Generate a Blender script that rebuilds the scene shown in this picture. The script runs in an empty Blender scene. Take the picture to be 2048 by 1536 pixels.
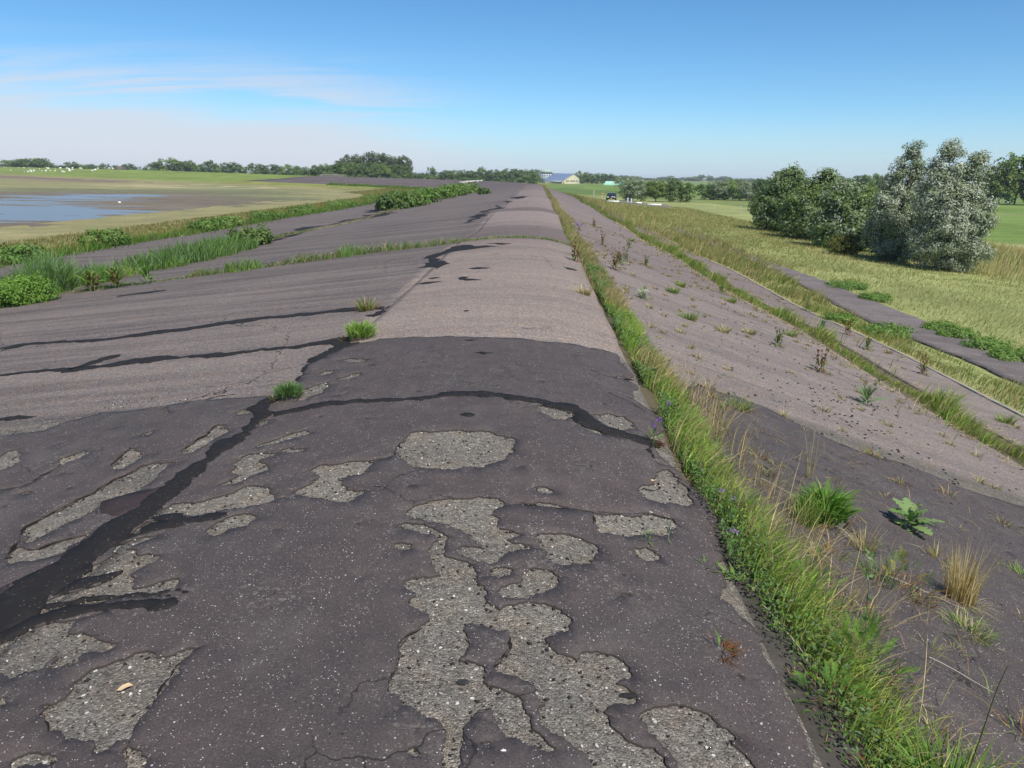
import bpy, math, random
import numpy as np
from mathutils import Matrix, Vector
from mathutils.geometry import delaunay_2d_cdt
rng = np.random.default_rng(7); random.seed(7)
R = math.radians
scene = bpy.context.scene
C = scene.collection
# ------------------------------------------------------------------ camera, sky, sun, exposure
CAMZ = 5.6
cam = bpy.data.cameras.new('camera'); camo = bpy.data.objects.new('camera', cam); C.objects.link(camo)
cam.sensor_width = 36; cam.lens = 1550 / 2048 * 36; cam.clip_start = .05; cam.clip_end = 30000
PITCH, ROLL, YAW = R(15.1), R(1.0), R(1.6)
fwd = Vector((-math.sin(YAW) * math.cos(PITCH), math.cos(YAW) * math.cos(PITCH), -math.sin(PITCH)))
rt0 = Vector((math.cos(YAW), math.sin(YAW), 0)); up0 = rt0.cross(fwd)
rt = math.cos(ROLL) * rt0 + math.sin(ROLL) * up0; upv = -math.sin(ROLL) * rt0 + math.cos(ROLL) * up0
M = Matrix((rt, upv, -fwd)).transposed().to_4x4(); M.translation = Vector((0, 0, CAMZ)); camo.matrix_world = M
scene.camera = camo
scene.view_settings.view_transform = 'Standard'; scene.view_settings.look = 'None'
scene.view_settings.exposure = 0.52; scene.view_settings.gamma = 1.0; scene.view_settings.use_curve_mapping = False
SUN_EL, SUN_AZ = R(54), R(146)          # azimuth from +Y towards +X: behind the viewer, to the right
world = bpy.data.worlds.new('World'); scene.world = world; world.use_nodes = True
wt = world.node_tree; wt.nodes.clear()
def N(t, typ, **kw):
    n = t.nodes.new(typ)
    for k, v in kw.items():
        if k.startswith('i_'):
            n.inputs[k[2:].replace('_', ' ')].default_value = v
        else: setattr(n, k, v)
    return n
def L(t, a, b): t.links.new(a, b)
def math_(t, op, a, b=None, c=None, clamp=False):
    n = N(t, 'ShaderNodeMath', operation=op); n.use_clamp = clamp
    for i, v in enumerate((a, b, c)):
        if v is None: continue
        if isinstance(v, (int, float)): n.inputs[i].default_value = v
        else: L(t, v, n.inputs[i])
    return n.outputs[0]
def mixc(t, fac, a, b, blend='MIX'):
    n = N(t, 'ShaderNodeMix', data_type='RGBA', blend_type=blend)
    for s, v in ((n.inputs[0], fac), (n.inputs[6], a), (n.inputs[7], b)):
        if isinstance(v, (int, float)): s.default_value = v
        elif isinstance(v, tuple): s.default_value = (*v, 1)
        else: L(t, v, s)
    return n.outputs[2]
def mapr(t, v, a, b, c=0., d=1., smooth=False):
    n = N(t, 'ShaderNodeMapRange'); n.interpolation_type = 'SMOOTHSTEP' if smooth else 'LINEAR'
    L(t, v, n.inputs[0])
    for i, k in zip((1, 2, 3, 4), (a, b, c, d)): n.inputs[i].default_value = k
    return n.outputs[0]
def noise(t, vec, scale, detail=4, rough=.55, dist=0.):
    n = N(t, 'ShaderNodeTexNoise'); n.inputs['Scale'].default_value = scale; n.inputs['Detail'].default_value = detail
    n.inputs['Roughness'].default_value = rough; n.inputs['Distortion'].default_value = dist
    if vec is not None: L(t, vec, n.inputs['Vector'])
    return n.outputs['Fac']
def mapping(t, vec, scale=(1, 1, 1), loc=(0, 0, 0), rot=(0, 0, 0)):
    n = N(t, 'ShaderNodeMapping'); n.inputs['Scale'].default_value = scale; n.inputs['Location'].default_value = loc; n.inputs['Rotation'].default_value = rot
    L(t, vec, n.inputs[0]); return n.outputs[0]
sky = N(wt, 'ShaderNodeTexSky', sky_type='NISHITA', sun_disc=False, sun_elevation=SUN_EL, sun_rotation=SUN_AZ)
sky.altitude = 0; sky.air_density = .68; sky.dust_density = .6; sky.ozone_density = 5.0
tc = N(wt, 'ShaderNodeTexCoord'); sp = N(wt, 'ShaderNodeSeparateXYZ'); L(wt, tc.outputs['Generated'], sp.inputs[0])
# thin cirrus: wisps on a high flat layer, above a bank of milky haze that lies low over the sea to the west
zz = math_(wt, 'ADD', math_(wt, 'MAXIMUM', sp.outputs[2], 0.0), .12)
cb = N(wt, 'ShaderNodeCombineXYZ'); L(wt, math_(wt, 'DIVIDE', sp.outputs[0], zz), cb.inputs[0]); L(wt, math_(wt, 'DIVIDE', sp.outputs[1], zz), cb.inputs[1])
wisp = noise(wt, mapping(wt, cb.outputs[0], (.55, 1.5, 1), (3.1, 1.7, 0), (0, 0, R(20))), 1.0, 6, .55, .9)
fib = noise(wt, mapping(wt, cb.outputs[0], (.45, 4.0, 1), (0, 0, 0), (0, 0, R(20))), 1.4, 6, .62, .5)
west = mapr(wt, sp.outputs[0], .16, -.30, 0, 1, True)
edge = math_(wt, 'ADD', math_(wt, 'MULTIPLY', math_(wt, 'ADD', math_(wt, 'MULTIPLY', sp.outputs[0], -.05), .050), west), math_(wt, 'MULTIPLY', math_(wt, 'SUBTRACT', wisp, .5), .085))
bank = mapr(wt, math_(wt, 'SUBTRACT', edge, sp.outputs[2]), -.030, .030, 0, .80, True)
wm = math_(wt, 'MULTIPLY', mapr(wt, math_(wt, 'ADD', math_(wt, 'MULTIPLY', wisp, .85), math_(wt, 'MULTIPLY', fib, .25)), .46, .70, 0, 1, True), math_(wt, 'MULTIPLY', mapr(wt, sp.outputs[0], -.02, -.34, 0, 1, True), mapr(wt, sp.outputs[2], .075, .15, 1, 0, True)))
fac = math_(wt, 'MAXIMUM', math_(wt, 'MULTIPLY', bank, west), math_(wt, 'MULTIPLY', wm, .80), clamp=True)
bg1 = N(wt, 'ShaderNodeBackground'); bg2 = N(wt, 'ShaderNodeBackground'); mxs = N(wt, 'ShaderNodeMixShader'); wo = N(wt, 'ShaderNodeOutputWorld')
hs = N(wt, 'ShaderNodeHueSaturation'); hs.inputs['Saturation'].default_value = 1.17; L(wt, sky.outputs[0], hs.inputs['Color'])
hz_ = mapr(wt, sp.outputs[2], -.01, .085, .62, 0, True); L(wt, mixc(wt, hz_, mixc(wt, 1., hs.outputs[0], (1.0, 1.075, .99), 'MULTIPLY'), (3.5, 4.25, 5.4)), bg1.inputs[0]); bg1.inputs[1].default_value = .108
bg2.inputs[0].default_value = (.74, .765, .86, 1); bg2.inputs[1].default_value = .66
L(wt, fac, mxs.inputs[0]); L(wt, bg1.outputs[0], mxs.inputs[1]); L(wt, bg2.outputs[0], mxs.inputs[2]); L(wt, mxs.outputs[0], wo.inputs[0])
sl = bpy.data.lights.new('sun', 'SUN'); sl.energy = 4.3; sl.angle = R(.53); sl.color = (1, .955, .88)
so = bpy.data.objects.new('sun', sl); C.objects.link(so)
sd = Vector((math.sin(SUN_AZ) * math.cos(SUN_EL), math.cos(SUN_AZ) * math.cos(SUN_EL), math.sin(SUN_EL)))
so.rotation_euler = sd.to_track_quat('Z', 'Y').to_euler(); so.location = (0, -20, 60)
scene.cycles.max_bounces = 6; scene.cycles.transparent_max_bounces = 6; scene.cycles.volume_bounces = 0
# ------------------------------------------------------------------ traced shapes, metres on the dike (x across, y along)
HOLES=[[-0.798,4.291,-0.805,4.445,-0.778,4.565,-0.77,4.649,-0.718,4.675,-0.63,4.649,-0.533,4.661,-0.395,4.678,-0.269,4.686,-0.195,4.612,-0.089,4.507,-0.112,4.385,-0.144,4.197,-0.209,4.117,-0.341,4.049,-0.422,3.998,-0.534,4.012,-0.66,4.037,-0.705,4.124,-0.776,4.217],[-1.247,4.026,-1.204,4.119,-1.101,4.114,-0.984,4.154,-0.896,4.161,-0.908,4.069,-0.914,3.954,-0.969,3.927,-1.042,3.879,-0.996,3.791,-0.958,3.729,-0.854,3.702,-0.88,3.639,-0.89,3.585,-0.964,3.568,-1.042,3.609,-1.159,3.663,-1.256,3.735,-1.207,3.785,-1.167,3.854,-1.152,3.93,-1.194,3.994],[-1.742,4.545,-1.715,4.631,-1.635,4.691,-1.568,4.801,-1.486,4.834,-1.458,4.701,-1.539,4.662,-1.644,4.589],[-1.545,4.46,-1.498,4.485,-1.381,4.441,-1.386,4.388,-1.472,4.381],[0.024,5.294,0.087,5.349,0.213,5.303,0.288,5.234,0.3,5.138,0.204,5.021,0.13,5.043,0.055,5.171],[0.317,5.025,0.384,5.015,0.5,4.973,0.617,4.946,0.658,4.911,0.521,4.875,0.402,4.842,0.333,4.917],[0.433,5.294,0.536,5.395,0.669,5.427,0.721,5.32,0.736,5.186,0.625,5.02,0.534,5.02,0.454,5.156],[0.584,4.013,0.624,4.086,0.699,4.169,0.794,4.447,0.844,4.507,0.892,4.387,0.927,4.216,0.921,4.058,0.879,3.966,0.75,3.929,0.66,3.897,0.616,3.928],[0.017,3.81,0.064,3.827,0.121,3.767,0.097,3.733,0.04,3.764],[-0.076,3.601,0.029,3.615,0.118,3.614,0.195,3.589,0.161,3.564,0.062,3.568,-0.026,3.582],[0.303,3.565,0.405,3.594,0.532,3.63,0.657,3.715,0.74,3.73,0.764,3.668,0.691,3.571,0.618,3.456,0.537,3.413,0.34,3.337,0.325,3.413,0.316,3.507],[-0.595,3.406,-0.582,3.468,-0.517,3.547,-0.446,3.59,-0.359,3.611,-0.262,3.65,-0.161,3.635,-0.134,3.533,-0.175,3.489,-0.188,3.437,-0.133,3.407,-0.147,3.358,-0.144,3.3,-0.082,3.285,-0.025,3.247,-0.069,3.208,-0.098,3.183,-0.048,3.157,0.016,3.146,0.002,3.102,-0.065,3.073,-0.111,3.017,-0.163,2.944,-0.211,2.957,-0.27,2.999,-0.31,3.064,-0.299,3.096,-0.251,3.101,-0.191,3.088,-0.202,3.107,-0.266,3.163,-0.302,3.235,-0.368,3.285,-0.423,3.316,-0.5,3.347,-0.564,3.357],[0.025,3.222,0.061,3.272,0.132,3.287,0.233,3.268,0.301,3.224,0.314,3.155,0.291,3.076,0.22,3.007,0.162,2.983,0.106,2.991,0.074,3.033,0.079,3.074,0.05,3.12,0.06,3.195],[-0.601,3.1,-0.565,3.117,-0.507,3.091,-0.515,3.05,-0.551,3.035,-0.589,3.059],[-0.163,2.889,-0.137,2.92,-0.092,2.93,-0.067,2.917,-0.077,2.859,-0.12,2.831,-0.153,2.85],[-0.123,2.732,-0.105,2.771,-0.032,2.81,-0.025,2.874,-0.002,2.92,0.039,2.936,0.104,2.918,0.127,2.843,0.118,2.795,0.078,2.758,0.031,2.729,-0.014,2.687,-0.06,2.684,-0.105,2.69],[0.482,3.263,0.544,3.303,0.597,3.244,0.578,3.183,0.523,3.147,0.477,3.177],[-0.614,3.302,-0.537,3.311,-0.45,3.273,-0.394,3.223,-0.365,3.167,-0.35,2.995,-0.294,2.975,-0.227,2.923,-0.213,2.844,-0.171,2.764,-0.166,2.691,-0.14,2.631,-0.101,2.601,-0.081,2.637,-0.036,2.656,0.024,2.671,0.069,2.668,0.122,2.638,0.15,2.602,0.178,2.556,0.153,2.494,0.103,2.455,0.067,2.428,0.081,2.381,0.107,2.351,0.173,2.312,0.189,2.365,0.218,2.382,0.273,2.384,0.326,2.363,0.355,2.322,0.361,2.286,0.341,2.25,0.299,2.224,0.336,2.208,0.356,2.189,0.361,2.147,0.326,2.119,0.282,2.114,0.247,2.074,0.262,2.033,0.288,1.987,0.319,1.953,0.388,1.945,0.412,1.911,0.405,1.834,0.225,1.797,0.18,1.875,0.137,1.911,0.086,1.944,0.043,1.989,0.037,2.041,0.064,2.081,0.04,2.096,0.033,2.133,0.024,2.181,-0.012,2.187,-0.044,2.203,-0.108,2.249,-0.093,2.293,-0.065,2.329,-0.056,2.375,-0.063,2.464,-0.116,2.464,-0.189,2.488,-0.228,2.49,-0.211,2.418,-0.197,2.372,-0.201,2.304,-0.224,2.269,-0.171,2.264,-0.137,2.241,-0.121,2.146,-0.067,2.132,-0.029,2.114,-0.003,2.082,0.004,2.028,0.022,1.979,0.068,1.91,0.099,1.886,0.085,1.871,0.04,1.883,-0.006,1.902,-0.052,1.913,-0.071,1.948,-0.091,2.002,-0.102,2.04,-0.128,2.029,-0.161,1.982,-0.182,1.943,-0.174,1.871,-0.174,1.817,-0.174,1.752,-0.221,1.749,-0.229,1.81,-0.235,1.843,-0.232,1.89,-0.23,1.93,-0.246,1.954,-0.275,1.977,-0.331,2.012,-0.372,2.027,-0.386,2.053,-0.425,2.083,-0.438,2.13,-0.443,2.179,-0.427,2.201,-0.435,2.264,-0.443,2.329,-0.43,2.353,-0.427,2.394,-0.389,2.439,-0.383,2.47,-0.356,2.51,-0.367,2.541,-0.424,2.577,-0.455,2.616,-0.449,2.644,-0.437,2.688,-0.482,2.729,-0.5,2.774,-0.452,2.807,-0.397,2.813,-0.355,2.829,-0.387,2.859,-0.412,2.922,-0.421,3.007,-0.426,3.096,-0.402,3.145,-0.42,3.182,-0.475,3.198,-0.544,3.235,-0.598,3.265],[0.36,2.091,0.381,2.11,0.416,2.138,0.471,2.164,0.524,2.174,0.568,2.167,0.602,2.146,0.625,2.109,0.655,2.089,0.639,2.036,0.659,2.018,0.685,1.983,0.699,1.944,0.453,1.854,0.433,1.932,0.401,1.972,0.373,2.007,0.361,2.056],[-0.331,1.847,-0.313,1.86,-0.3,1.845,-0.286,1.827,-0.301,1.815,-0.322,1.825],[-0.324,1.927,-0.316,1.933,-0.303,1.928,-0.314,1.922],[-0.125,1.891,-0.108,1.896,-0.093,1.886,-0.112,1.876],[-2.248,4.634,-2.259,4.729,-2.255,4.872,-2.219,4.959,-2.245,5.09,-2.228,5.193,-2.165,5.17,-2.117,5.062,-2.1,4.935,-2.124,4.827,-2.139,4.705,-2.165,4.592,-2.218,4.58],[-2.626,4.473,-2.66,4.595,-2.681,4.704,-2.708,4.851,-2.672,4.848,-2.545,4.697,-2.515,4.584,-2.525,4.502,-2.519,4.431,-2.561,4.401],[-3.03,4.553,-3.117,4.704,-3.119,4.78,-3.065,4.86,-3.062,4.914,-2.996,4.859,-2.983,4.778,-3.014,4.68,-3.027,4.609],[-3.676,4.929,-3.685,5.044,-3.64,5.066,-3.518,4.954,-3.444,4.826,-3.414,4.713,-3.423,4.628,-3.451,4.606,-3.53,4.624,-3.733,4.911],[-2.592,3.539,-2.624,3.621,-2.604,3.684,-2.581,3.791,-2.551,3.847,-2.541,3.954,-2.487,4.043,-2.479,4.223,-2.425,4.31,-2.414,4.427,-2.344,4.476,-2.209,4.467,-2.227,4.384,-2.215,4.274,-2.192,4.166,-2.212,4.05,-2.223,3.96,-2.283,3.931,-2.35,3.883,-2.333,3.772,-2.344,3.714,-2.373,3.641,-2.404,3.591,-2.427,3.503,-2.452,3.411,-2.487,3.401],[-2.468,3.24,-2.505,3.329,-2.494,3.385,-2.403,3.324,-2.336,3.359,-2.27,3.413,-2.165,3.433,-2.169,3.355,-2.198,3.295,-2.182,3.242,-2.239,3.207,-2.354,3.2,-2.412,3.181],[-1.927,3.58,-1.912,3.665,-1.891,3.731,-1.832,3.738,-1.733,3.714,-1.665,3.761,-1.59,3.796,-1.558,3.877,-1.503,3.875,-1.41,3.841,-1.375,3.789,-1.369,3.744,-1.306,3.648,-1.338,3.604,-1.399,3.586,-1.484,3.566,-1.578,3.548,-1.638,3.533,-1.694,3.526,-1.76,3.58,-1.827,3.595],[-1.73,3.943,-1.689,3.979,-1.657,4.067,-1.737,4.15,-1.744,4.242,-1.756,4.353,-1.728,4.443,-1.626,4.442,-1.536,4.416,-1.555,4.351,-1.622,4.288,-1.548,4.215,-1.488,4.096,-1.563,4.042,-1.612,3.948,-1.669,3.927],[-1.516,3.274,-1.529,3.389,-1.494,3.463,-1.456,3.492,-1.37,3.484,-1.33,3.439,-1.338,3.35,-1.427,3.315,-1.457,3.254],[-1.932,3.362,-1.937,3.442,-1.928,3.523,-1.881,3.531,-1.791,3.501,-1.846,3.458,-1.89,3.414,-1.888,3.378],[-1.948,2.955,-1.947,3.054,-1.917,3.108,-1.932,3.22,-1.932,3.277,-1.897,3.303,-1.814,3.327,-1.761,3.351,-1.795,3.29,-1.862,3.205,-1.77,3.132,-1.715,3.144,-1.652,3.109,-1.632,3.075,-1.657,3.028,-1.694,2.97,-1.702,2.936,-1.659,2.874,-1.633,2.817,-1.576,2.82,-1.528,2.851,-1.485,2.864,-1.438,2.836,-1.431,2.777,-1.488,2.755,-1.534,2.737,-1.604,2.743,-1.668,2.735,-1.724,2.714,-1.798,2.702,-1.846,2.692,-1.901,2.672,-1.948,2.651,-1.96,2.712,-1.966,2.787,-1.938,2.82,-1.884,2.836,-1.8,2.873,-1.763,2.99,-1.83,2.953,-1.915,2.948],[-1.963,2.472,-1.93,2.521,-1.896,2.573,-1.852,2.589,-1.799,2.592,-1.754,2.596,-1.728,2.61,-1.682,2.627,-1.629,2.642,-1.671,2.607,-1.724,2.592,-1.731,2.558,-1.723,2.517,-1.686,2.495,-1.625,2.48,-1.582,2.474,-1.566,2.439,-1.526,2.419,-1.466,2.409,-1.465,2.377,-1.48,2.359,-1.528,2.356,-1.566,2.356,-1.571,2.332,-1.552,2.29,-1.583,2.28,-1.627,2.271,-1.66,2.305,-1.652,2.343,-1.663,2.349,-1.67,2.321,-1.667,2.277,-1.697,2.267,-1.727,2.257,-1.76,2.233,-1.791,2.256,-1.837,2.29,-1.878,2.296,-1.991,2.455],[-1.547,2.076,-1.514,2.072,-1.494,2.086,-1.48,2.106,-1.484,2.14,-1.5,2.181,-1.491,2.207,-1.483,2.234,-1.481,2.252,-1.433,2.274,-1.388,2.293,-1.377,2.311,-1.367,2.334,-1.326,2.337,-1.293,2.321,-1.271,2.289,-1.228,2.299,-1.202,2.322,-1.167,2.339,-1.129,2.351,-1.155,2.313,-1.163,2.275,-1.15,2.208,-1.161,2.155,-1.159,2.104,-1.161,2.062,-1.165,2.015,-1.167,1.976,-1.164,1.938,-1.152,1.894,-1.155,1.88,-1.185,1.878,-1.195,1.841,-1.222,1.826,-1.244,1.837,-1.258,1.88,-1.309,1.887,-1.355,1.895,-1.385,1.927,-1.433,1.935,-1.456,1.971,-1.491,2.006,-1.52,2.033,-1.518,2.048],[-1.719,2.122,-1.697,2.136,-1.675,2.1,-1.678,2.08,-1.688,2.077,-1.713,2.08,-1.745,2.125],[-1.472,1.827,-1.448,1.845,-1.411,1.851,-1.368,1.841,-1.331,1.814,-1.313,1.776,-1.446,1.788],[-1.122,1.798,-1.149,1.845,-1.144,1.859,-1.121,1.844,-1.086,1.816,-1.05,1.763,-1.104,1.764],[-1.832,5.781,-1.852,5.901,-1.801,6.056,-1.674,6.125,-1.647,5.964,-1.683,5.751,-1.726,5.58,-1.82,5.642],[-1.655,6.243,-1.541,6.325,-1.454,6.388,-1.459,6.258,-1.531,6.141],[-1.886,6.474,-1.849,6.595,-1.761,6.59,-1.74,6.443,-1.817,6.409],[-1.827,6.991,-1.702,7.01,-1.528,6.89,-1.571,6.758,-1.702,6.855],[-1.928,5.129,-1.906,5.188,-1.842,5.188,-1.84,5.076,-1.868,5.001],[-3.658,6.1,-3.539,6.223,-3.389,6.264,-3.206,6.206,-3.159,6.076,-3.283,6.058,-3.436,6.033],[-3.119,6.064,-2.956,6.07,-2.822,6.143,-2.743,6.135,-2.764,6.01,-2.917,5.985],[-2.229,5.473,-2.203,5.561,-2.097,5.519,-2.09,5.419,-2.159,5.407],[-2.974,5.882,-2.933,5.881,-2.833,5.735,-2.859,5.692],[-2.781,5.136,-2.764,5.218,-2.739,5.255,-2.71,5.138,-2.752,5.108],[0.922,8.133,1.04,8.118,0.988,7.341,0.888,7.107],[0.726,6.667,0.905,6.852,1.01,6.777,0.895,6.581],[2.012,4.728,2.05,4.697,2.039,4.425,1.959,4.271,1.924,4.377],[1.622,5.315,1.703,5.34,1.72,5.21,1.636,5.108]]
BITUMEN=[[-2.139,5.746,-2.118,5.874,-1.962,5.718,-1.877,5.35,-1.911,5.17,-1.893,5.018,-1.868,4.856,-1.897,4.783,-1.903,4.628,-1.945,4.522,-1.938,4.378,-1.933,4.269,-1.914,4.111,-1.907,3.966,-1.911,3.832,-1.912,3.665,-1.926,3.57,-1.94,3.479,-1.933,3.371,-1.942,3.238,-1.961,3.132,-1.952,2.962,-1.958,2.875,-1.974,2.788,-1.948,2.651,-1.966,2.521,-1.964,2.473,-2.013,2.367,-2.286,2.734,-2.23,2.773,-2.206,2.818,-2.227,2.9,-2.255,2.974,-2.223,3.038,-2.181,3.102,-2.155,3.173,-2.168,3.272,-2.158,3.336,-2.151,3.439,-2.149,3.586,-2.105,3.633,-2.064,3.723,-2.084,3.834,-2.084,3.945,-2.068,4.01,-2.065,4.104,-2.096,4.213,-2.059,4.306,-2.02,4.403,-2.066,4.56,-2.073,4.652,-2.083,4.781,-1.992,4.831,-2.009,5.024,-1.989,5.124,-2.043,5.372],[-1.915,3.548,-1.869,3.576,-1.803,3.58,-1.75,3.558,-1.708,3.501,-1.629,3.512,-1.564,3.535,-1.514,3.524,-1.493,3.482,-1.526,3.443,-1.595,3.43,-1.676,3.43,-1.717,3.394,-1.78,3.39,-1.846,3.36,-1.894,3.328,-1.921,3.316,-1.923,3.351,-1.88,3.394,-1.909,3.436,-1.884,3.485,-1.793,3.505,-1.878,3.525],[-1.956,2.872,-1.939,2.939,-1.887,2.95,-1.827,2.959,-1.761,2.987,-1.762,2.961,-1.793,2.898,-1.839,2.867,-1.888,2.843,-1.934,2.825,-1.971,2.794],[-1.953,2.723,-1.913,2.746,-1.845,2.747,-1.789,2.768,-1.683,2.762,-1.612,2.757,-1.544,2.758,-1.445,2.762,-1.446,2.75,-1.534,2.737,-1.608,2.737,-1.669,2.738,-1.78,2.742,-1.825,2.725,-1.885,2.723,-1.931,2.709],[-1.967,2.62,-1.951,2.646,-1.891,2.688,-1.825,2.713,-1.738,2.692,-1.646,2.695,-1.547,2.697,-1.474,2.697,-1.406,2.695,-1.368,2.669,-1.36,2.638,-1.381,2.612,-1.427,2.602,-1.462,2.607,-1.511,2.64,-1.578,2.643,-1.651,2.643,-1.709,2.64,-1.766,2.615,-1.834,2.598,-1.897,2.564,-1.93,2.515,-1.955,2.477,-1.987,2.452,-2.037,2.522],[-1.422,2.757,-1.417,2.767,-1.4,2.763,-1.394,2.754,-1.399,2.745,-1.413,2.75],[-1.387,2.735,-1.381,2.745,-1.361,2.741,-1.354,2.731,-1.36,2.72,-1.377,2.725],[-1.44,2.714,-1.436,2.722,-1.422,2.719,-1.417,2.712,-1.421,2.705,-1.433,2.709],[-1.475,2.72,-1.473,2.725,-1.465,2.723,-1.461,2.719,-1.464,2.715,-1.471,2.717],[-1.541,2.727,-1.537,2.736,-1.522,2.732,-1.515,2.724,-1.52,2.716,-1.533,2.721],[-2.061,6.453,-2.041,6.649,-2.116,6.904,-2.082,7.039,-2.131,7.349,-2.085,7.54,-2.036,7.74,-2.143,7.993,-2.134,8.294,-1.975,7.995,-1.911,7.813,-1.807,7.804,-1.896,7.663,-1.947,7.465,-1.973,7.265,-1.961,6.94,-1.953,6.714,-1.957,6.54,-1.949,6.337,-1.974,6.252],[-4.456,6.051,-4.366,6.068,-4.237,6.052,-4.095,5.989,-4.163,5.94,-4.277,5.936,-4.42,5.997],[-2.265,14.685,-2.119,15.043,-2.17,15.913,-2.272,16.94,-2.06,17.361,-2.004,18.241,-1.707,18.488,-1.493,17.873,-1.085,17.6,-0.805,17.36,-1.061,17.215,-1.425,17.056,-1.799,17.056,-2.012,16.641,-1.928,15.517,-1.744,14.551,-1.802,14.118,-2.058,14.603],[-1.153,18.047,-0.921,18.125,-0.573,17.791,-0.779,17.615],[-1.159,13.709,-1,13.806,-0.792,13.625,-0.979,13.518],[-1.929,12.308,-1.758,12.454,-1.489,12.29,-1.721,12.19],[-1.789,12.887,-1.653,12.937,-1.564,12.799,-1.687,12.758],[-1.22,12.333,-1.208,12.632,-1.134,12.594,-1.14,12.35,-0.852,12.154,-1.12,12.142],[-2.02,9.653,-1.991,9.951,-1.954,10.236,-1.924,9.839,-1.944,9.6,-1.987,9.388,-2.143,9.617],[0.507,14.414,0.639,14.549,0.783,14.535,0.597,14.272],[-0.864,9.253,-0.826,9.294,-0.791,9.251,-0.829,9.21],[-0.706,7.478,-0.624,7.502,-0.563,7.475,-0.619,7.437],[-0.543,6.905,-0.483,6.956,-0.37,6.905,-0.444,6.834],[-0.49,5.013,-0.425,5.051,-0.38,5.01,-0.434,4.961],[-2.857,45.57,-2.648,49.7,-2.31,47.918,-2.106,37.378],[-2.247,53.497,-2.225,62.197,-1.963,56.882,-2.015,51.083],[-2.767,30.356,-2.338,32.426,-2.037,36.159,-2.09,33.363,-2.415,30.793],[-1.853,5.229,-1.671,5.29,-1.476,5.381,-1.256,5.379,-1.031,5.354,-0.811,5.348,-0.674,5.426,-0.497,5.468,-0.24,5.461,-0.02,5.369,0.159,5.297,0.29,5.232,0.339,4.975,0.447,4.923,0.649,4.889,0.779,4.862,0.873,4.96,0.89,5.056,0.816,5.04,0.675,5.017,0.477,5.081,0.409,5.25,0.324,5.425,0.169,5.422,-0.015,5.497,-0.242,5.58,-0.508,5.589,-0.695,5.559,-0.829,5.452,-1.049,5.446,-1.282,5.49,-1.515,5.509,-1.715,5.414,-1.896,5.338],[0.771,4.977,0.744,4.781,0.774,4.632,0.786,4.654,0.801,4.86,0.837,5.014],[-6.966,9.664,-6.819,9.949,-6.22,9.875,-5.706,9.694,-5.298,9.81,-5.031,9.816,-4.595,9.892,-4.149,10.124,-3.715,10.247,-3.161,10.234,-2.76,10.265,-2.342,10.225,-1.957,9.979,-2.002,10.21,-2.399,10.469,-2.825,10.5,-3.25,10.516,-3.802,10.482,-4.265,10.4,-4.72,10.157,-5.189,10.124,-5.416,10.028,-5.856,9.951,-6.357,10.096,-6.972,10.175,-7.153,9.919],[-5.758,7.923,-5.548,7.944,-5.246,7.953,-4.889,7.779,-4.623,7.886,-4.397,7.878,-4.074,7.888,-3.894,7.965,-3.551,7.932,-3.11,7.916,-2.691,7.954,-2.257,7.945,-1.939,7.963,-2.011,8.237,-2.321,8.158,-2.742,8.099,-3.167,8.059,-3.615,8.076,-4.007,8.2,-4.24,8.209,-4.543,8.139,-4.69,8,-5.046,8.034,-5.34,8.099,-5.628,8.061,-5.821,8.01],[-4.938,7.863,-4.863,8.07,-4.815,8.285,-4.72,8.478,-4.776,8.575,-4.929,8.471,-4.976,8.246,-5.03,8.003],[-10.9,30.652,-10.825,35.752,-11.549,46.067,-11.388,57.224,-11.93,68.77,-12.583,72.425,-12.216,61.253,-12.01,47.829,-11.625,38.33,-11.205,31.475],[-8.292,15.055,-7.772,15.14,-7.427,15.273,-7.518,15.459,-7.915,15.417,-8.392,15.237]]
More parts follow.
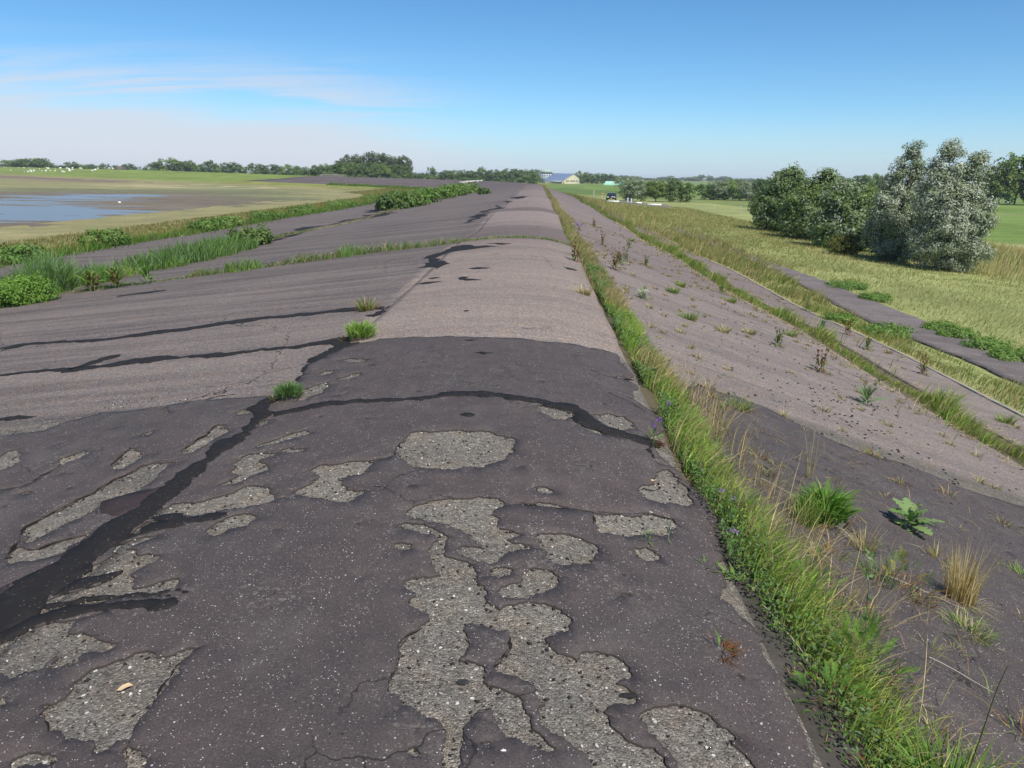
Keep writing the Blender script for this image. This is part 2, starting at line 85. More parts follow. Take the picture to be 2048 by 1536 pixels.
CRACKS=[[-3.191,4.232,-3.071,4.251,-3.047,4.323,-3.053,4.414,-3.037,4.506,-3.036,4.564,-3.045,4.575,-3.05,4.523,-3.066,4.431,-3.055,4.334,-3.081,4.265,-3.199,4.243],[-2.46,3.234,-2.494,3.32,-2.527,3.44,-2.587,3.544,-2.618,3.622,-2.602,3.683,-2.58,3.792,-2.552,3.851,-2.54,3.955,-2.488,4.047,-2.478,4.224,-2.427,4.318,-2.414,4.432,-2.347,4.483,-2.212,4.474,-2.218,4.487,-2.357,4.502,-2.429,4.456,-2.442,4.34,-2.493,4.245,-2.503,4.067,-2.554,3.974,-2.569,3.873,-2.594,3.809,-2.615,3.699,-2.635,3.639,-2.601,3.553,-2.541,3.452,-2.515,3.338,-2.477,3.246],[-2.357,3.318,-2.31,3.373,-2.243,3.411,-2.161,3.434,-2.166,3.442,-2.251,3.423,-2.322,3.388,-2.366,3.328],[-2.241,4.611,-2.256,4.729,-2.253,4.874,-2.219,4.965,-2.247,5.101,-2.232,5.207,-2.241,5.222,-2.26,5.121,-2.232,4.985,-2.27,4.901,-2.271,4.752,-2.252,4.626],[-2.618,4.453,-2.664,4.604,-2.682,4.711,-2.706,4.863,-2.72,4.88,-2.699,4.732,-2.68,4.622,-2.629,4.464],[-1.306,3.656,-1.223,3.646,-1.163,3.718,-1.166,3.724,-1.226,3.655,-1.309,3.663],[-0.892,4.156,-0.835,4.179,-0.791,4.225,-0.802,4.345,-0.796,4.482,-0.801,4.488,-0.807,4.351,-0.795,4.232,-0.838,4.191,-0.895,4.166],[0.582,3.99,0.633,4.053,0.683,4.057,0.733,4.126,0.759,4.28,0.754,4.277,0.73,4.131,0.685,4.069,0.635,4.068,0.582,4.003],[0.77,4.57,0.824,4.556,0.917,4.61,0.921,4.63,0.828,4.575,0.773,4.583],[-0.106,2.247,-0.083,2.301,-0.057,2.349,-0.057,2.434,-0.06,2.434,-0.06,2.351,-0.085,2.304,-0.109,2.25],[-0.423,2.079,-0.438,2.139,-0.427,2.205,-0.442,2.329,-0.426,2.392,-0.388,2.437,-0.389,2.44,-0.428,2.396,-0.445,2.33,-0.43,2.206,-0.442,2.14,-0.425,2.078],[-1.123,1.798,-1.145,1.844,-1.156,1.915,-1.163,2.045,-1.176,2.155,-1.177,2.245,-1.15,2.33,-1.122,2.35,-1.124,2.352,-1.154,2.335,-1.183,2.25,-1.18,2.158,-1.166,2.048,-1.159,1.917,-1.148,1.846,-1.126,1.798],[-1.52,2.032,-1.484,1.996,-1.437,1.939,-1.434,1.94,-1.482,1.998,-1.519,2.034],[0.603,6.543,0.766,6.632,0.907,6.756,0.911,6.782,0.771,6.663,0.605,6.561],[0.601,6.019,0.715,5.942,0.87,5.743,0.873,5.754,0.718,5.957,0.603,6.029],[-4.405,5.976,-4.275,5.976,-4.164,6.003,-4.179,6.024,-4.297,6.007,-4.42,5.997],[-2.687,6.022,-2.594,6.102,-2.473,6.117,-2.482,6.139,-2.606,6.129,-2.695,6.038],[-0.074,3.574,0.051,3.57,0.226,3.577,0.312,3.565,0.316,3.456,0.32,3.459,0.315,3.574,0.227,3.585,0.051,3.577,-0.074,3.58],[0.326,3.571,0.509,3.637,0.622,3.711,0.74,3.713,0.753,3.625,0.757,3.632,0.744,3.726,0.624,3.721,0.51,3.644,0.327,3.578]]
REDP=[[-2.315,3.788,-2.353,3.873,-2.298,3.891,-2.283,3.931,-2.223,3.96,-2.114,3.988,-2.068,4.01,-2.084,3.945,-2.084,3.834,-2.064,3.723,-2.105,3.633,-2.17,3.64,-2.24,3.687],[-2.166,3.191,-2.198,3.295,-2.163,3.346,-2.151,3.439,-2.158,3.336,-2.168,3.272],[-2.276,2.857,-2.28,2.924,-2.258,2.967,-2.227,2.9,-2.147,2.827,-2.186,2.79,-2.224,2.784]]
COAT_L=[[-5.052,5.423,-4.038,5.448,-3.719,5.504,-3.509,5.901,-3.099,5.916,-2.733,6.029,-2.367,5.95,-2.066,5.852,-1.997,6.359,-2.03,7.112,-1.906,7.592,-1.598,7.839,-1.22,7.756,-0.856,7.721,-0.341,7.609,0.16,7.542,0.563,7.599,0.879,7.717]][0]
COAT_R=[[1.664,7.618,1.881,7.554,2.112,7.653,2.472,7.462,2.81,7.123,3.269,7.041,3.791,7.096,4.22,6.968,4.76,7.053,5.318,6.765]][0]
WATER=[(-600.0, 165.0), (-95.3, 138.4), (-93.5, 155.0), (-78.1, 158.3), (-58.0, 124.6), (-43.7, 106.3), (-38.3, 81.4), (-35.1, 72.4), (-34.6, 61.3), (-33.5, 52.4), (-34.7, 46.8), (-600.0, 40.0)]
TREES=[('wood', -356.4, 531.6, 7.9, 10.7, 0), ('wood', -352.4, 534.2, 9.0, 14.0, 1), ('wood', -348.1, 537.1, 9.1, 14.0, 0), ('wood', -344.1, 539.6, 9.6, 14.0, 1), ('wood', -340.2, 542.1, 9.3, 12.4, 0), ('wood', -337.6, 543.7, 7.4, 8.3, 1), ('dike_left', -312.6, 512.1, 5.8, 8.5, 2), ('dike_left', -309.7, 513.9, 5.6, 7.7, 0), ('dike_left', -305.1, 516.6, 7.6, 9.3, 0), ('dike_left', -300.3, 519.5, 6.4, 10.1, 1), ('dike_left', -296.2, 521.8, 6.5, 9.3, 0), ('dike_left', -292.5, 523.9, 6.0, 7.7, 2), ('dike_left', -288.5, 526.1, 7.0, 6.2, 1), ('dike_left', -284.9, 528.0, 5.8, 6.2, 0), ('dike_left', -280.7, 530.3, 6.6, 8.5, 2), ('dike_left', -275.8, 532.9, 7.3, 7.7, 0), ('dike_left', -271.6, 535.0, 5.8, 6.2, 1), ('dike_mid', -227.9, 467.4, 7.1, 7.4, 1), ('dike_mid', -224.1, 469.2, 8.3, 9.4, 0), ('dike_mid', -218.6, 471.8, 9.8, 12.1, 1), ('dike_mid', -214.2, 473.8, 8.8, 8.7, 2), ('dike_mid', -209.9, 475.8, 8.9, 10.1, 0), ('dike_mid', -205.6, 477.6, 8.1, 8.7, 1), ('dike_mid', -202.9, 478.8, 7.0, 4.0, 0), ('dike_mid', -197.8, 480.9, 9.2, 8.7, 0), ('dike_mid', -194.2, 482.4, 7.5, 6.0, 1), ('dike_mid', -189.9, 484.1, 8.2, 6.0, 2), ('dike_mid', -185.6, 485.7, 8.5, 8.7, 0), ('dike_mid', -181.9, 487.1, 7.4, 5.4, 1), ('dike_mid', -173.6, 490.1, 8.2, 11.4, 0), ('dike_mid', -167.3, 492.4, 7.7, 7.4, 2), ('dike_mid', -162.5, 494.0, 7.8, 7.4, 0), ('dike_mid', -156.8, 495.8, 8.2, 9.4, 1), ('dike_mid', -151.1, 497.6, 7.8, 8.7, 2), ('shelter', -109.0, 374.5, 7.3, 8.1, 2), ('shelter', -105.0, 375.6, 7.8, 8.1, 0), ('shelter', -101.0, 376.7, 8.4, 8.6, 1), ('shelter', -97.0, 377.7, 8.7, 8.6, 2), ('shelter', -93.4, 378.7, 9.2, 9.1, 0), ('shelter', -89.3, 379.6, 9.5, 9.6, 1), ('shelter', -84.8, 380.7, 9.1, 10.1, 2), ('shelter', -79.8, 381.8, 9.5, 10.1, 0), ('shelter', -74.7, 382.8, 9.3, 10.1, 1), ('shelter', -69.6, 383.7, 9.0, 8.6, 2), ('shelter', -64.9, 384.6, 8.6, 7.5, 0), ('poplar', -97.1, 398.3, 11.8, 9.0, 3), ('poplar', -93.8, 399.1, 13.1, 9.0, 3), ('poplar', -90.0, 400.0, 13.4, 9.0, 3), ('poplar', -85.6, 401.0, 14.4, 9.5, 3), ('poplar', -81.3, 401.9, 14.8, 9.5, 3), ('poplar', -77.4, 402.6, 14.1, 9.0, 3), ('poplar', -73.1, 403.4, 13.3, 8.5, 3), ('poplar', -69.1, 404.1, 13.3, 7.9, 3), ('poplar', -66.2, 404.6, 12.7, 6.3, 3), ('lane', -70.9, 464.6, 5.7, 6.7, 2), ('lane', -66.9, 465.2, 5.5, 6.7, 0), ('lane', -62.3, 465.9, 8.7, 4.9, 1), ('lane', -57.7, 466.4, 6.2, 7.3, 2), ('lane', -53.4, 467.0, 7.1, 7.9, 0), ('lane', -49.1, 467.4, 7.5, 8.5, 1), ('lane', -43.8, 468.0, 7.6, 8.5, 2), ('lane', -38.9, 468.4, 7.1, 7.9, 0), ('lane', -34.0, 468.8, 9.1, 5.5, 1), ('lane', -30.5, 469.0, 7.2, 7.9, 2), ('lane', -25.8, 469.3, 7.9, 8.5, 0), ('lane', -21.1, 469.5, 7.4, 7.9, 1), ('lane', -16.8, 469.7, 8.9, 8.5, 2), ('lane', -12.4, 469.8, 8.4, 8.5, 0), ('lane', -8.0, 469.9, 8.2, 9.1, 1), ('lane', -4.2, 470.0, 7.4, 6.7, 0), ('lane', -1.2, 470.0, 6.9, 4.2, 1), ('behind_barn', -4.9, 760.0, 10.4, 4.9, 1), ('behind_barn', -1.6, 760.0, 10.4, 5.4, 0), ('behind_barn', 13.1, 759.9, 7.5, 7.8, 0), ('behind_barn', 19.8, 759.7, 6.2, 6.9, 1), ('behind_barn', 26.4, 759.5, 5.9, 6.9, 2), ('farm', 30.6, 649.3, 5.6, 6.7, 0), ('farm', 34.9, 649.1, 9.2, 10.1, 1), ('farm', 40.6, 648.7, 7.7, 9.2, 0), ('farm', 46.2, 648.4, 7.4, 9.2, 1), ('farm', 51.8, 647.9, 7.9, 9.2, 2), ('farm', 57.4, 647.5, 7.2, 9.2, 0), ('farm', 62.6, 647.0, 6.1, 7.5, 1), ('skyline', 159.0, 1491.6, 7.9, 21.3, 0), ('skyline', 171.8, 1490.1, 7.3, 19.4, 1), ('skyline', 184.5, 1488.6, 6.6, 15.5, 0), ('skyline', 197.3, 1487.0, 4.1, 21.3, 2), ('skyline', 213.6, 1484.7, 3.5, 23.2, 1), ('skyline', 229.5, 1482.3, 6.5, 19.4, 0), ('skyline', 242.7, 1480.2, 8.5, 13.5, 1), ('skyline', 256.3, 1477.9, 5.2, 17.4, 2), ('skyline', 270.3, 1475.4, 6.3, 23.2, 0), ('skyline', 284.2, 1472.8, 8.3, 23.2, 1), ('skyline', 297.0, 1470.3, 11.2, 13.5, 0), ('skyline', 310.1, 1467.6, 10.5, 13.5, 1), ('skyline', 324.1, 1464.6, 7.2, 23.2, 2), ('skyline', 337.6, 1461.5, 9.2, 19.4, 0), ('skyline', 354.9, 1457.4, 6.0, 25.2, 1), ('skyline', 373.3, 1452.8, 6.4, 25.2, 2), ('skyline', 391.7, 1448.0, 5.8, 25.2, 0), ('skyline', 411.4, 1442.5, 6.2, 25.2, 1), ('skyline', 430.9, 1436.8, 5.7, 25.2, 2), ('skyline', 453.3, 1429.9, 6.1, 25.2, 0), ('skyline', 500.1, 1414.2, 6.1, 25.2, 1), ('skyline', 552.5, 1394.5, 7.1, 25.2, 2), ('skyline', 602.7, 1373.6, 7.3, 25.2, 1), ('field_edge', 145.4, 394.0, 7.3, 9.2, 0), ('field_edge', 150.5, 392.1, 6.7, 8.1, 1), ('field_edge', 154.9, 390.4, 7.9, 8.1, 0), ('field_edge', 159.7, 388.5, 8.7, 9.2, 1), ('field_edge', 164.5, 386.4, 8.5, 9.8, 2), ('hedge', 22.6, 193.7, 5.4, 7.8, 4), ('hedge', 28.5, 192.9, 4.8, 6.3, 5), ('hedge', 32.4, 192.3, 5.2, 5.0, 0), ('hedge', 35.7, 191.7, 4.2, 5.0, 2), ('hedge', 45.9, 220.3, 3.8, 7.0, 0), ('hedge', 49.5, 219.5, 4.9, 6.4, 4), ('hedge', 53.0, 218.7, 5.1, 6.4, 1), ('hedge', 56.5, 217.8, 5.2, 6.4, 4), ('hedge', 60.0, 216.8, 5.4, 6.4, 0), ('hedge', 63.5, 215.9, 5.2, 6.4, 2), ('grove', 127.1, 229.1, 8.2, 9.8, 2), ('grove', 129.6, 227.7, 10.5, 10.8, 5), ('grove', 132.6, 226.0, 12.4, 12.2, 1), ('grove', 136.7, 223.5, 13.0, 12.2, 0), ('grove', 140.7, 221.0, 12.5, 12.2, 5)]

# ------------------------------------------------------------------ helpers
def tag(o, label=None, cat=None, group=None, kind=None):
    if label: o['label'] = label
    if cat: o['category'] = cat
    if group: o['group'] = group
    if kind: o['kind'] = kind
    return o
def mk(name, V, Q=None, T=None, mat=None, col=None, uv=None, parent=None, smooth=False, link=True, mats=None, mi=None):
    V = np.asarray(V, np.float32); Q = np.zeros((0, 4), int) if Q is None else np.asarray(Q, int).reshape(-1, 4); T = np.zeros((0, 3), int) if T is None else np.asarray(T, int).reshape(-1, 3)
    me = bpy.data.meshes.new(name); me.vertices.add(len(V)); me.vertices.foreach_set('co', V.ravel())
    li = np.concatenate([Q.ravel(), T.ravel()]); me.loops.add(len(li)); me.loops.foreach_set('vertex_index', li)
    tot = np.concatenate([np.full(len(Q), 4), np.full(len(T), 3)]); st = np.concatenate([[0], np.cumsum(tot)[:-1]]) if len(tot) else tot
    me.polygons.add(len(tot)); me.polygons.foreach_set('loop_start', st); me.polygons.foreach_set('loop_total', tot)
    if smooth: me.polygons.foreach_set('use_smooth', np.ones(len(tot), bool))
    if col is not None:
        a = me.color_attributes.new('Col', 'FLOAT_COLOR', 'POINT'); c4 = np.ones((len(V), 4), np.float32); c4[:, :3] = col; a.data.foreach_set('color', c4.ravel())
    if uv is not None:
        a = me.attributes.new('us', 'FLOAT_VECTOR', 'POINT'); u3 = np.zeros((len(V), 3), np.float32); u3[:, :np.shape(uv)[1]] = uv; a.data.foreach_set('vector', u3.ravel())
    for m in (mats or ([mat] if mat else [])): me.materials.append(m)
    if mi is not None: me.polygons.foreach_set('material_index', np.asarray(mi, np.int32))
    me.update(calc_edges=True)
    o = bpy.data.objects.new(name, me)
    if link: C.objects.link(o)
    if parent: o.parent = parent
    return o
def empty(name, loc, rz=0, sc=1):
    o = bpy.data.objects.new(name, None); C.objects.link(o); o.location = loc; o.rotation_euler = (0, 0, rz); o.scale = (sc, sc, sc) if not isinstance(sc, tuple) else sc
    o.empty_display_size = .2; return o
def child(name, me, parent, loc=(0, 0, 0), rot=(0, 0, 0), sc=1):
    o = bpy.data.objects.new(name, me); C.objects.link(o); o.parent = parent; o.location = loc; o.rotation_euler = rot
    o.scale = (sc, sc, sc) if not isinstance(sc, tuple) else sc; return o
def hsh(ix, iy, s):
    n = (ix.astype(np.int64) * 374761393 + iy.astype(np.int64) * 668265263 + s * 1274126177) & 0x7fffffff
    n = ((n ^ (n >> 13)) * 1274126177) & 0x7fffffff; return ((n ^ (n >> 16)) & 0xffff) / 65535.
def vn(x, y, s=0):
    x = np.asarray(x, float); y = np.asarray(y, float); ix = np.floor(x); iy = np.floor(y); fx = x - ix; fy = y - iy; fx = fx * fx * (3 - 2 * fx); fy = fy * fy * (3 - 2 * fy)
    a = hsh(ix, iy, s); b = hsh(ix + 1, iy, s); c = hsh(ix, iy + 1, s); d = hsh(ix + 1, iy + 1, s)
    return (a * (1 - fx) + b * fx) * (1 - fy) + (c * (1 - fx) + d * fx) * fy
def fbm(x, y, s=0, o=4):
    r_, a, t = 0, .5, 0
    for k in range(o): r_ = r_ + a * vn(x * 2 ** k, y * 2 ** k, s + k); t += a; a *= .5
    return r_ / t
# ------------------------------------------------------------------ dike profile and line
PU = [-400, -60, -42, -34, -26, -20, -11, -2.6, -1.9, -1.2, -.5, .2, .6, .93, 1.05, 6.5, 9, 11, 13.5, 27, 31, 60, 400]
PZ = [-5.2, -5.15, -5.05, -4.75, -4.1, -3.52, -2.84, -1.84, -1.735, -1.64, -1.60, -1.62, -1.69, -1.79, -1.83, -3.60, -4.1, -4.45, -4.6, -5.5, -5.62, -5.66, -5.66]
def sm(z, n):
    k = np.hanning(2 * n + 1); k /= k.sum(); return np.convolve(np.pad(z, n, mode='edge'), k, 'valid')
_tu = np.arange(-80, 80, .05); _tz = np.interp(_tu, PU, PZ); _w = np.clip((np.abs(_tu) - 2.5) / 4, 0, 1); _tz = sm(_tz, 8) * (1 - _w) + sm(_tz, 40) * _w
YS = [-20, 0, 8, 13, 19, 26, 35, 46, 58, 72, 90, 110, 130, 160, 210, 260, 320, 420, 700]
YZ = [0, 0, 0, 0, .10, -.11, .12, -.14, .11, -.13, .09, -.10, .07, -.06, .0, .1, .3, .8, 1.2]
_ty = np.arange(-20, 700, .25); _tyz = sm(np.interp(_ty, YS, YZ), 12)
def HU(u, s):
    u = np.asarray(u, float); return CAMZ + np.interp(u, _tu, _tz) + np.interp(s, _ty, _tyz) * np.clip(1 - np.abs(u) / 25, 0, 1)
_pp = np.array([(0, -60), (0, 0), (0, 100), (0, 150), (-4, 178), (-16, 204), (-36, 228), (-60, 250), (-90, 280), (-126, 316), (-230, 405), (-352, 515), (-500, 650), (-900, 1010)], float)
_d = np.concatenate([[0], np.cumsum(np.hypot(*np.diff(_pp, axis=0).T))]); _sd = np.arange(0, _d[-1], 1.0)
PX = np.stack([sm(np.interp(_sd, _d, _pp[:, k]), 22) for k in (0, 1)], 1); PS = _sd - 60
PT = np.gradient(PX, axis=0); PT /= np.linalg.norm(PT, axis=1)[:, None]
def place(s, u):
    """dike coordinates (metres along, metres to the land side) -> world x, y"""
    x = np.interp(s, PS, PX[:, 0]); y = np.interp(s, PS, PX[:, 1]); tx = np.interp(s, PS, PT[:, 0]); ty = np.interp(s, PS, PT[:, 1])
    return x + ty * u, y - tx * u
def P3(s, u, dz=0.):
    x, y = place(s, u); return np.stack([x, y, HU(u, s) + dz], -1)
_ps, _pq = PS[::3], PX[::3]
def su_of(x, y):
    x = np.asarray(x, float).ravel(); y = np.asarray(y, float).ravel(); S = np.empty(len(x)); U = np.empty(len(x)); t = PT[::3]
    for i in range(0, len(x), 4000):
        dx = x[i:i + 4000, None] - _pq[None, :, 0]; dy = y[i:i + 4000, None] - _pq[None, :, 1]; k = np.argmin(dx * dx + dy * dy, 1); j = np.arange(len(k))
        S[i:i + 4000] = _ps[k] + dx[j, k] * t[k, 0] + dy[j, k] * t[k, 1]; U[i:i + 4000] = dx[j, k] * t[k, 1] - dy[j, k] * t[k, 0]
    return S, U
def grid_faces(ns, nu):
    i = np.arange((ns - 1) * nu).reshape(ns - 1, nu)[:, :-1].ravel(); return np.stack([i, i + 1, i + nu + 1, i + nu], 1)
SS = np.concatenate([np.arange(-12, 20, .25), np.arange(20, 60, .5), np.arange(60, 150, 1.5), np.arange(150, 330, 2.5), np.arange(330, 1300, 8)])
# ------------------------------------------------------------------ materials
def newmat(name):
    m = bpy.data.materials.new(name); m.use_nodes = True; t = m.node_tree; t.nodes.clear(); o = N(t, 'ShaderNodeOutputMaterial'); return m, t, o
def princ(t, o, col, rough=.9, spec=.3, bump=None, bs=.3, bd=.01):
    p = N(t, 'ShaderNodeBsdfPrincipled')
    for s, v in ((p.inputs['Base Color'], col), (p.inputs['Roughness'], rough), (p.inputs['Specular IOR Level'], spec)):
        if isinstance(v, (int, float)): s.default_value = v
        elif isinstance(v, tuple): s.default_value = (*v, 1)
        else: L(t, v, s)
    if bump is not None:
        b = N(t, 'ShaderNodeBump'); b.inputs['Strength'].default_value = bs; b.inputs['Distance'].default_value = bd; L(t, bump, b.inputs['Height']); L(t, b.outputs[0], p.inputs['Normal'])
    L(t, p.outputs[0], o.inputs[0]); return p
def voro(t, vec, scale, feature='F1', rand=1.0):
    v = N(t, 'ShaderNodeTexVoronoi', feature=feature); v.inputs['Scale'].default_value = scale; v.inputs['Randomness'].default_value = rand; L(t, vec, v.inputs['Vector']); return v
def ramp(t, v, stops):
    r_ = N(t, 'ShaderNodeValToRGB'); e = r_.color_ramp.elements
    while len(e) < len(stops): e.new(.5)
    for k, (p, c) in zip(e, stops): k.position = p; k.color = (*c, 1) if isinstance(c, tuple) else (c, c, c, 1)
    L(t, v, r_.inputs[0]); return r_.outputs[0]
def attr(t, name): return N(t, 'ShaderNodeAttribute', attribute_name=name)
def plain(name, col, rough=.7, spec=.3, var=.25, scale=8.):
    m, t, o = newmat(name); tc_ = N(t, 'ShaderNodeTexCoord'); n = noise(t, tc_.outputs['Object'], scale, 4)
    c = mixc(t, n, tuple(k * (1 - var) for k in col), tuple(min(1, k * (1 + var)) for k in col)); princ(t, o, c, rough, spec, n, .2, .01); return m
# open asphalt: bare aggregate, paler and pinker where the binder has weathered away, streaked across the slope
def asphalt_mat():
    m, t, o = newmat('weathered_asphalt'); a = attr(t, 'us').outputs['Vector']; col = attr(t, 'Col').outputs['Color']; pos = N(t, 'ShaderNodeNewGeometry').outputs['Position']
    st = noise(t, mapping(t, a, (.10, 1.3, 1)), 1.0, 5, .6, .5); st2 = noise(t, mapping(t, a, (.35, 5., 1), (7, 3, 0)), 1.0, 4, .6, .3); bl = noise(t, a, .35, 4, .6)
    tone = math_(t, 'ADD', math_(t, 'ADD', math_(t, 'MULTIPLY', st, .9), math_(t, 'MULTIPLY', st2, .45)), math_(t, 'MULTIPLY', bl, .35))
    st3 = noise(t, mapping(t, a, (.05, 3.2, 1), (2, 9, 0)), 1.0, 5, .65, .3); tone = math_(t, 'ADD', tone, math_(t, 'MULTIPLY', math_(t, 'SUBTRACT', st3, .5), .55)); sw = N(t, 'ShaderNodeSeparateXYZ'); L(t, a, sw.inputs[0]); k = math_(t, 'ADD', math_(t, 'MULTIPLY', mapr(t, tone, .62, 1.05, 0, 1, True), sw.outputs[2]), math_(t, 'MULTIPLY', math_(t, 'SUBTRACT', 1., sw.outputs[2]), .78))
    c = mixc(t, k, mixc(t, 1., col, (.55, .55, .59), 'MULTIPLY'), col)
    v = voro(t, pos, 135.); v2 = voro(t, pos, 40.)
    sep = N(t, 'ShaderNodeSeparateColor'); L(t, v.outputs['Color'], sep.inputs[0])
    st_ = ramp(t, sep.outputs[0], [(0, .52), (.3, .80), (.7, 1.08), (.93, 1.35), (1., 2.1)])
    c = mixc(t, 1., c, st_, 'MULTIPLY')
    hue = noise(t, pos, 5, 4, .65); c = mixc(t, 1., c, ramp(t, hue, [(.3, (.90, .94, .98)), (.5, (1.0, 1.0, 1.0)), (.7, (1.12, 1.03, .95))]), 'MULTIPLY'); vp = voro(t, pos, 30.); sp_ = N(t, 'ShaderNodeSeparateColor'); L(t, vp.outputs['Color'], sp_.inputs[0]); pk = math_(t, 'MULTIPLY', math_(t, 'GREATER_THAN', sp_.outputs[0], .55), mapr(t, vp.outputs['Distance'], .10, .26, 1, 0)); c = mixc(t, math_(t, 'MULTIPLY', pk, .5), c, (.022, .019, .018)); wk = math_(t, 'MULTIPLY', math_(t, 'LESS_THAN', sp_.outputs[0], .10), math_(t, 'LESS_THAN', vp.outputs['Distance'], .20)); c = mixc(t, wk, c, (.52, .49, .44)); grit = noise(t, pos, 30, 3, .7); c = mixc(t, 1., c, ramp(t, grit, [(.3, .70), (.7, 1.26)]), 'MULTIPLY')
    wv_ = N(t, 'ShaderNodeVectorMath', operation='ADD'); nn_ = N(t, 'ShaderNodeTexNoise'); nn_.inputs['Scale'].default_value = 6.; nn_.inputs['Detail'].default_value = 5.; L(t, pos, nn_.inputs['Vector']); sc_ = N(t, 'ShaderNodeVectorMath', operation='SCALE'); sc_.inputs['Scale'].default_value = .22; L(t, nn_.outputs['Color'], sc_.inputs[0]); L(t, pos, wv_.inputs[0]); L(t, sc_.outputs[0], wv_.inputs[1])
    ce = voro(t, wv_.outputs[0], .55, 'DISTANCE_TO_EDGE'); ck = math_(t, 'MULTIPLY', mapr(t, ce.outputs['Distance'], .0018, .0045, 1, 0), mapr(t, noise(t, pos, .25, 4, .6), .50, .58, 0, .85, True)); c = mixc(t, ck, c, (.014, .012, .011))
    h = math_(t, 'SUBTRACT', math_(t, 'MULTIPLY', grit, .8), v.outputs['Distance'])
    princ(t, o, c, .92, .2, h, .9, .008); return m
# surface coat: a purplish skin of bitumen with white grit pressed into it
def coat_mat():
    m, t, o = newmat('bitumen_surface_coat'); pos = N(t, 'ShaderNodeNewGeometry').outputs['Position']
    big = noise(t, pos, .7, 5, .6, .4); mid = noise(t, pos, 6, 5, .65); fine = noise(t, pos, 120, 3, .6)
    c = mixc(t, mapr(t, big, .35, .65, 0, 1, True), (.0645, .0508, .0480), (.0565, .0475, .0455))
    c = mixc(t, mapr(t, mid, .3, .75, 0, 1), mixc(t, 1., c, (.80, .80, .82), 'MULTIPLY'), mixc(t, 1., c, (1.22, 1.18, 1.16), 'MULTIPLY'))
    c = mixc(t, 1., c, ramp(t, fine, [(.25, .62), (.75, 1.42)]), 'MULTIPLY')
    for sc, thr, rad, off in ((62., .80, .15, 0), (34., .94, .10, 5), (140., .66, .20, 11)):
        v = voro(t, mapping(t, pos, (1, 1, 1), (off, off, off)), sc); s_ = N(t, 'ShaderNodeSeparateColor'); L(t, v.outputs['Color'], s_.inputs[0])
        on = math_(t, 'MULTIPLY', math_(t, 'GREATER_THAN', s_.outputs[0], thr), math_(t, 'LESS_THAN', v.outputs['Distance'], math_(t, 'MULTIPLY', math_(t, 'ADD', s_.outputs[1], .25), rad * 1.35)))
        gc = ramp(t, s_.outputs[2], [(0, (.10, .09, .09)), (.45, (.20, .18, .17)), (.8, (.42, .41, .40)), (1, (.50, .48, .45))]); c = mixc(t, on, c, gc)
    wear = math_(t, 'MULTIPLY', mapr(t, noise(t, pos, 38, 4, .7), .54, .64, 0, 1, True), mapr(t, noise(t, pos, 1.6, 4, .6), .50, .68, 0, .8, True)); c = mixc(t, wear, c, mixc(t, fine, (.10, .088, .078), (.21, .19, .165)))
    dust = mapr(t, noise(t, mapping(t, pos, (1, .6, 1)), 2.3, 5, .7), .52, .75, 0, .35, True); c = mixc(t, dust, c, (.12, .106, .098))
    wv_ = N(t, 'ShaderNodeVectorMath', operation='ADD'); nn_ = N(t, 'ShaderNodeTexNoise'); nn_.inputs['Scale'].default_value = 6.; nn_.inputs['Detail'].default_value = 5.; L(t, pos, nn_.inputs['Vector']); sc_ = N(t, 'ShaderNodeVectorMath', operation='SCALE'); sc_.inputs['Scale'].default_value = .22; L(t, nn_.outputs['Color'], sc_.inputs[0]); L(t, pos, wv_.inputs[0]); L(t, sc_.outputs[0], wv_.inputs[1])
    ce = voro(t, wv_.outputs[0], 2.1, 'DISTANCE_TO_EDGE'); ck = math_(t, 'MULTIPLY', mapr(t, ce.outputs['Distance'], .004, .010, 1, 0), mapr(t, noise(t, pos, .8, 4, .6), .50, .58, 0, .85, True)); c = mixc(t, ck, c, (.014, .012, .011))
    vh = voro(t, pos, 27.); pit = math_(t, 'LESS_THAN', vh.outputs['Distance'], .10); s_ = N(t, 'ShaderNodeSeparateColor'); L(t, vh.outputs['Color'], s_.inputs[0])
    pit = math_(t, 'MULTIPLY', pit, math_(t, 'GREATER_THAN', s_.outputs[0], .72)); c = mixc(t, pit, c, (.015, .013, .014))
    h = math_(t, 'SUBTRACT', math_(t, 'ADD', math_(t, 'MULTIPLY', mid, .8), math_(t, 'MULTIPLY', fine, .35)), math_(t, 'MULTIPLY', pit, .6))
    princ(t, o, c, .82, .25, h, .45, .006); return m
M_asph = asphalt_mat(); M_coat = coat_mat()
def bit_mat(name, ca, cb):
    m, t, o = newmat(name); pos = N(t, 'ShaderNodeNewGeometry').outputs['Position']; a = noise(t, pos, 3, 5, .6); f_ = noise(t, pos, 70, 3)
    vs = voro(t, pos, 80.); ss_ = N(t, 'ShaderNodeSeparateColor'); L(t, vs.outputs['Color'], ss_.inputs[0]); sk = math_(t, 'MULTIPLY', math_(t, 'GREATER_THAN', ss_.outputs[0], .86), math_(t, 'LESS_THAN', vs.outputs['Distance'], .22)); dst = mapr(t, noise(t, pos, 9, 5, .7), .52, .74, 0, .22, True)
    princ(t, o, mixc(t, sk, mixc(t, dst, mixc(t, f_, mixc(t, a, ca, cb), mixc(t, a, cb, ca)), (.055, .049, .046)), (.16, .15, .14)), .8, .15, math_(t, 'ADD', a, math_(t, 'MULTIPLY', f_, .2)), .3, .005); return m
M_bit = bit_mat('poured_bitumen', (.0120, .0105, .0105), (.0195, .0172, .0170)); M_red = bit_mat('red_brown_bitumen', (.030, .021, .022), (.042, .030, .031)); M_edge = plain('broken_coat_edge', (.042, .036, .033), .9, .1); M_gap = plain('crack_bottom', (.016, .013, .012), .95, .1)
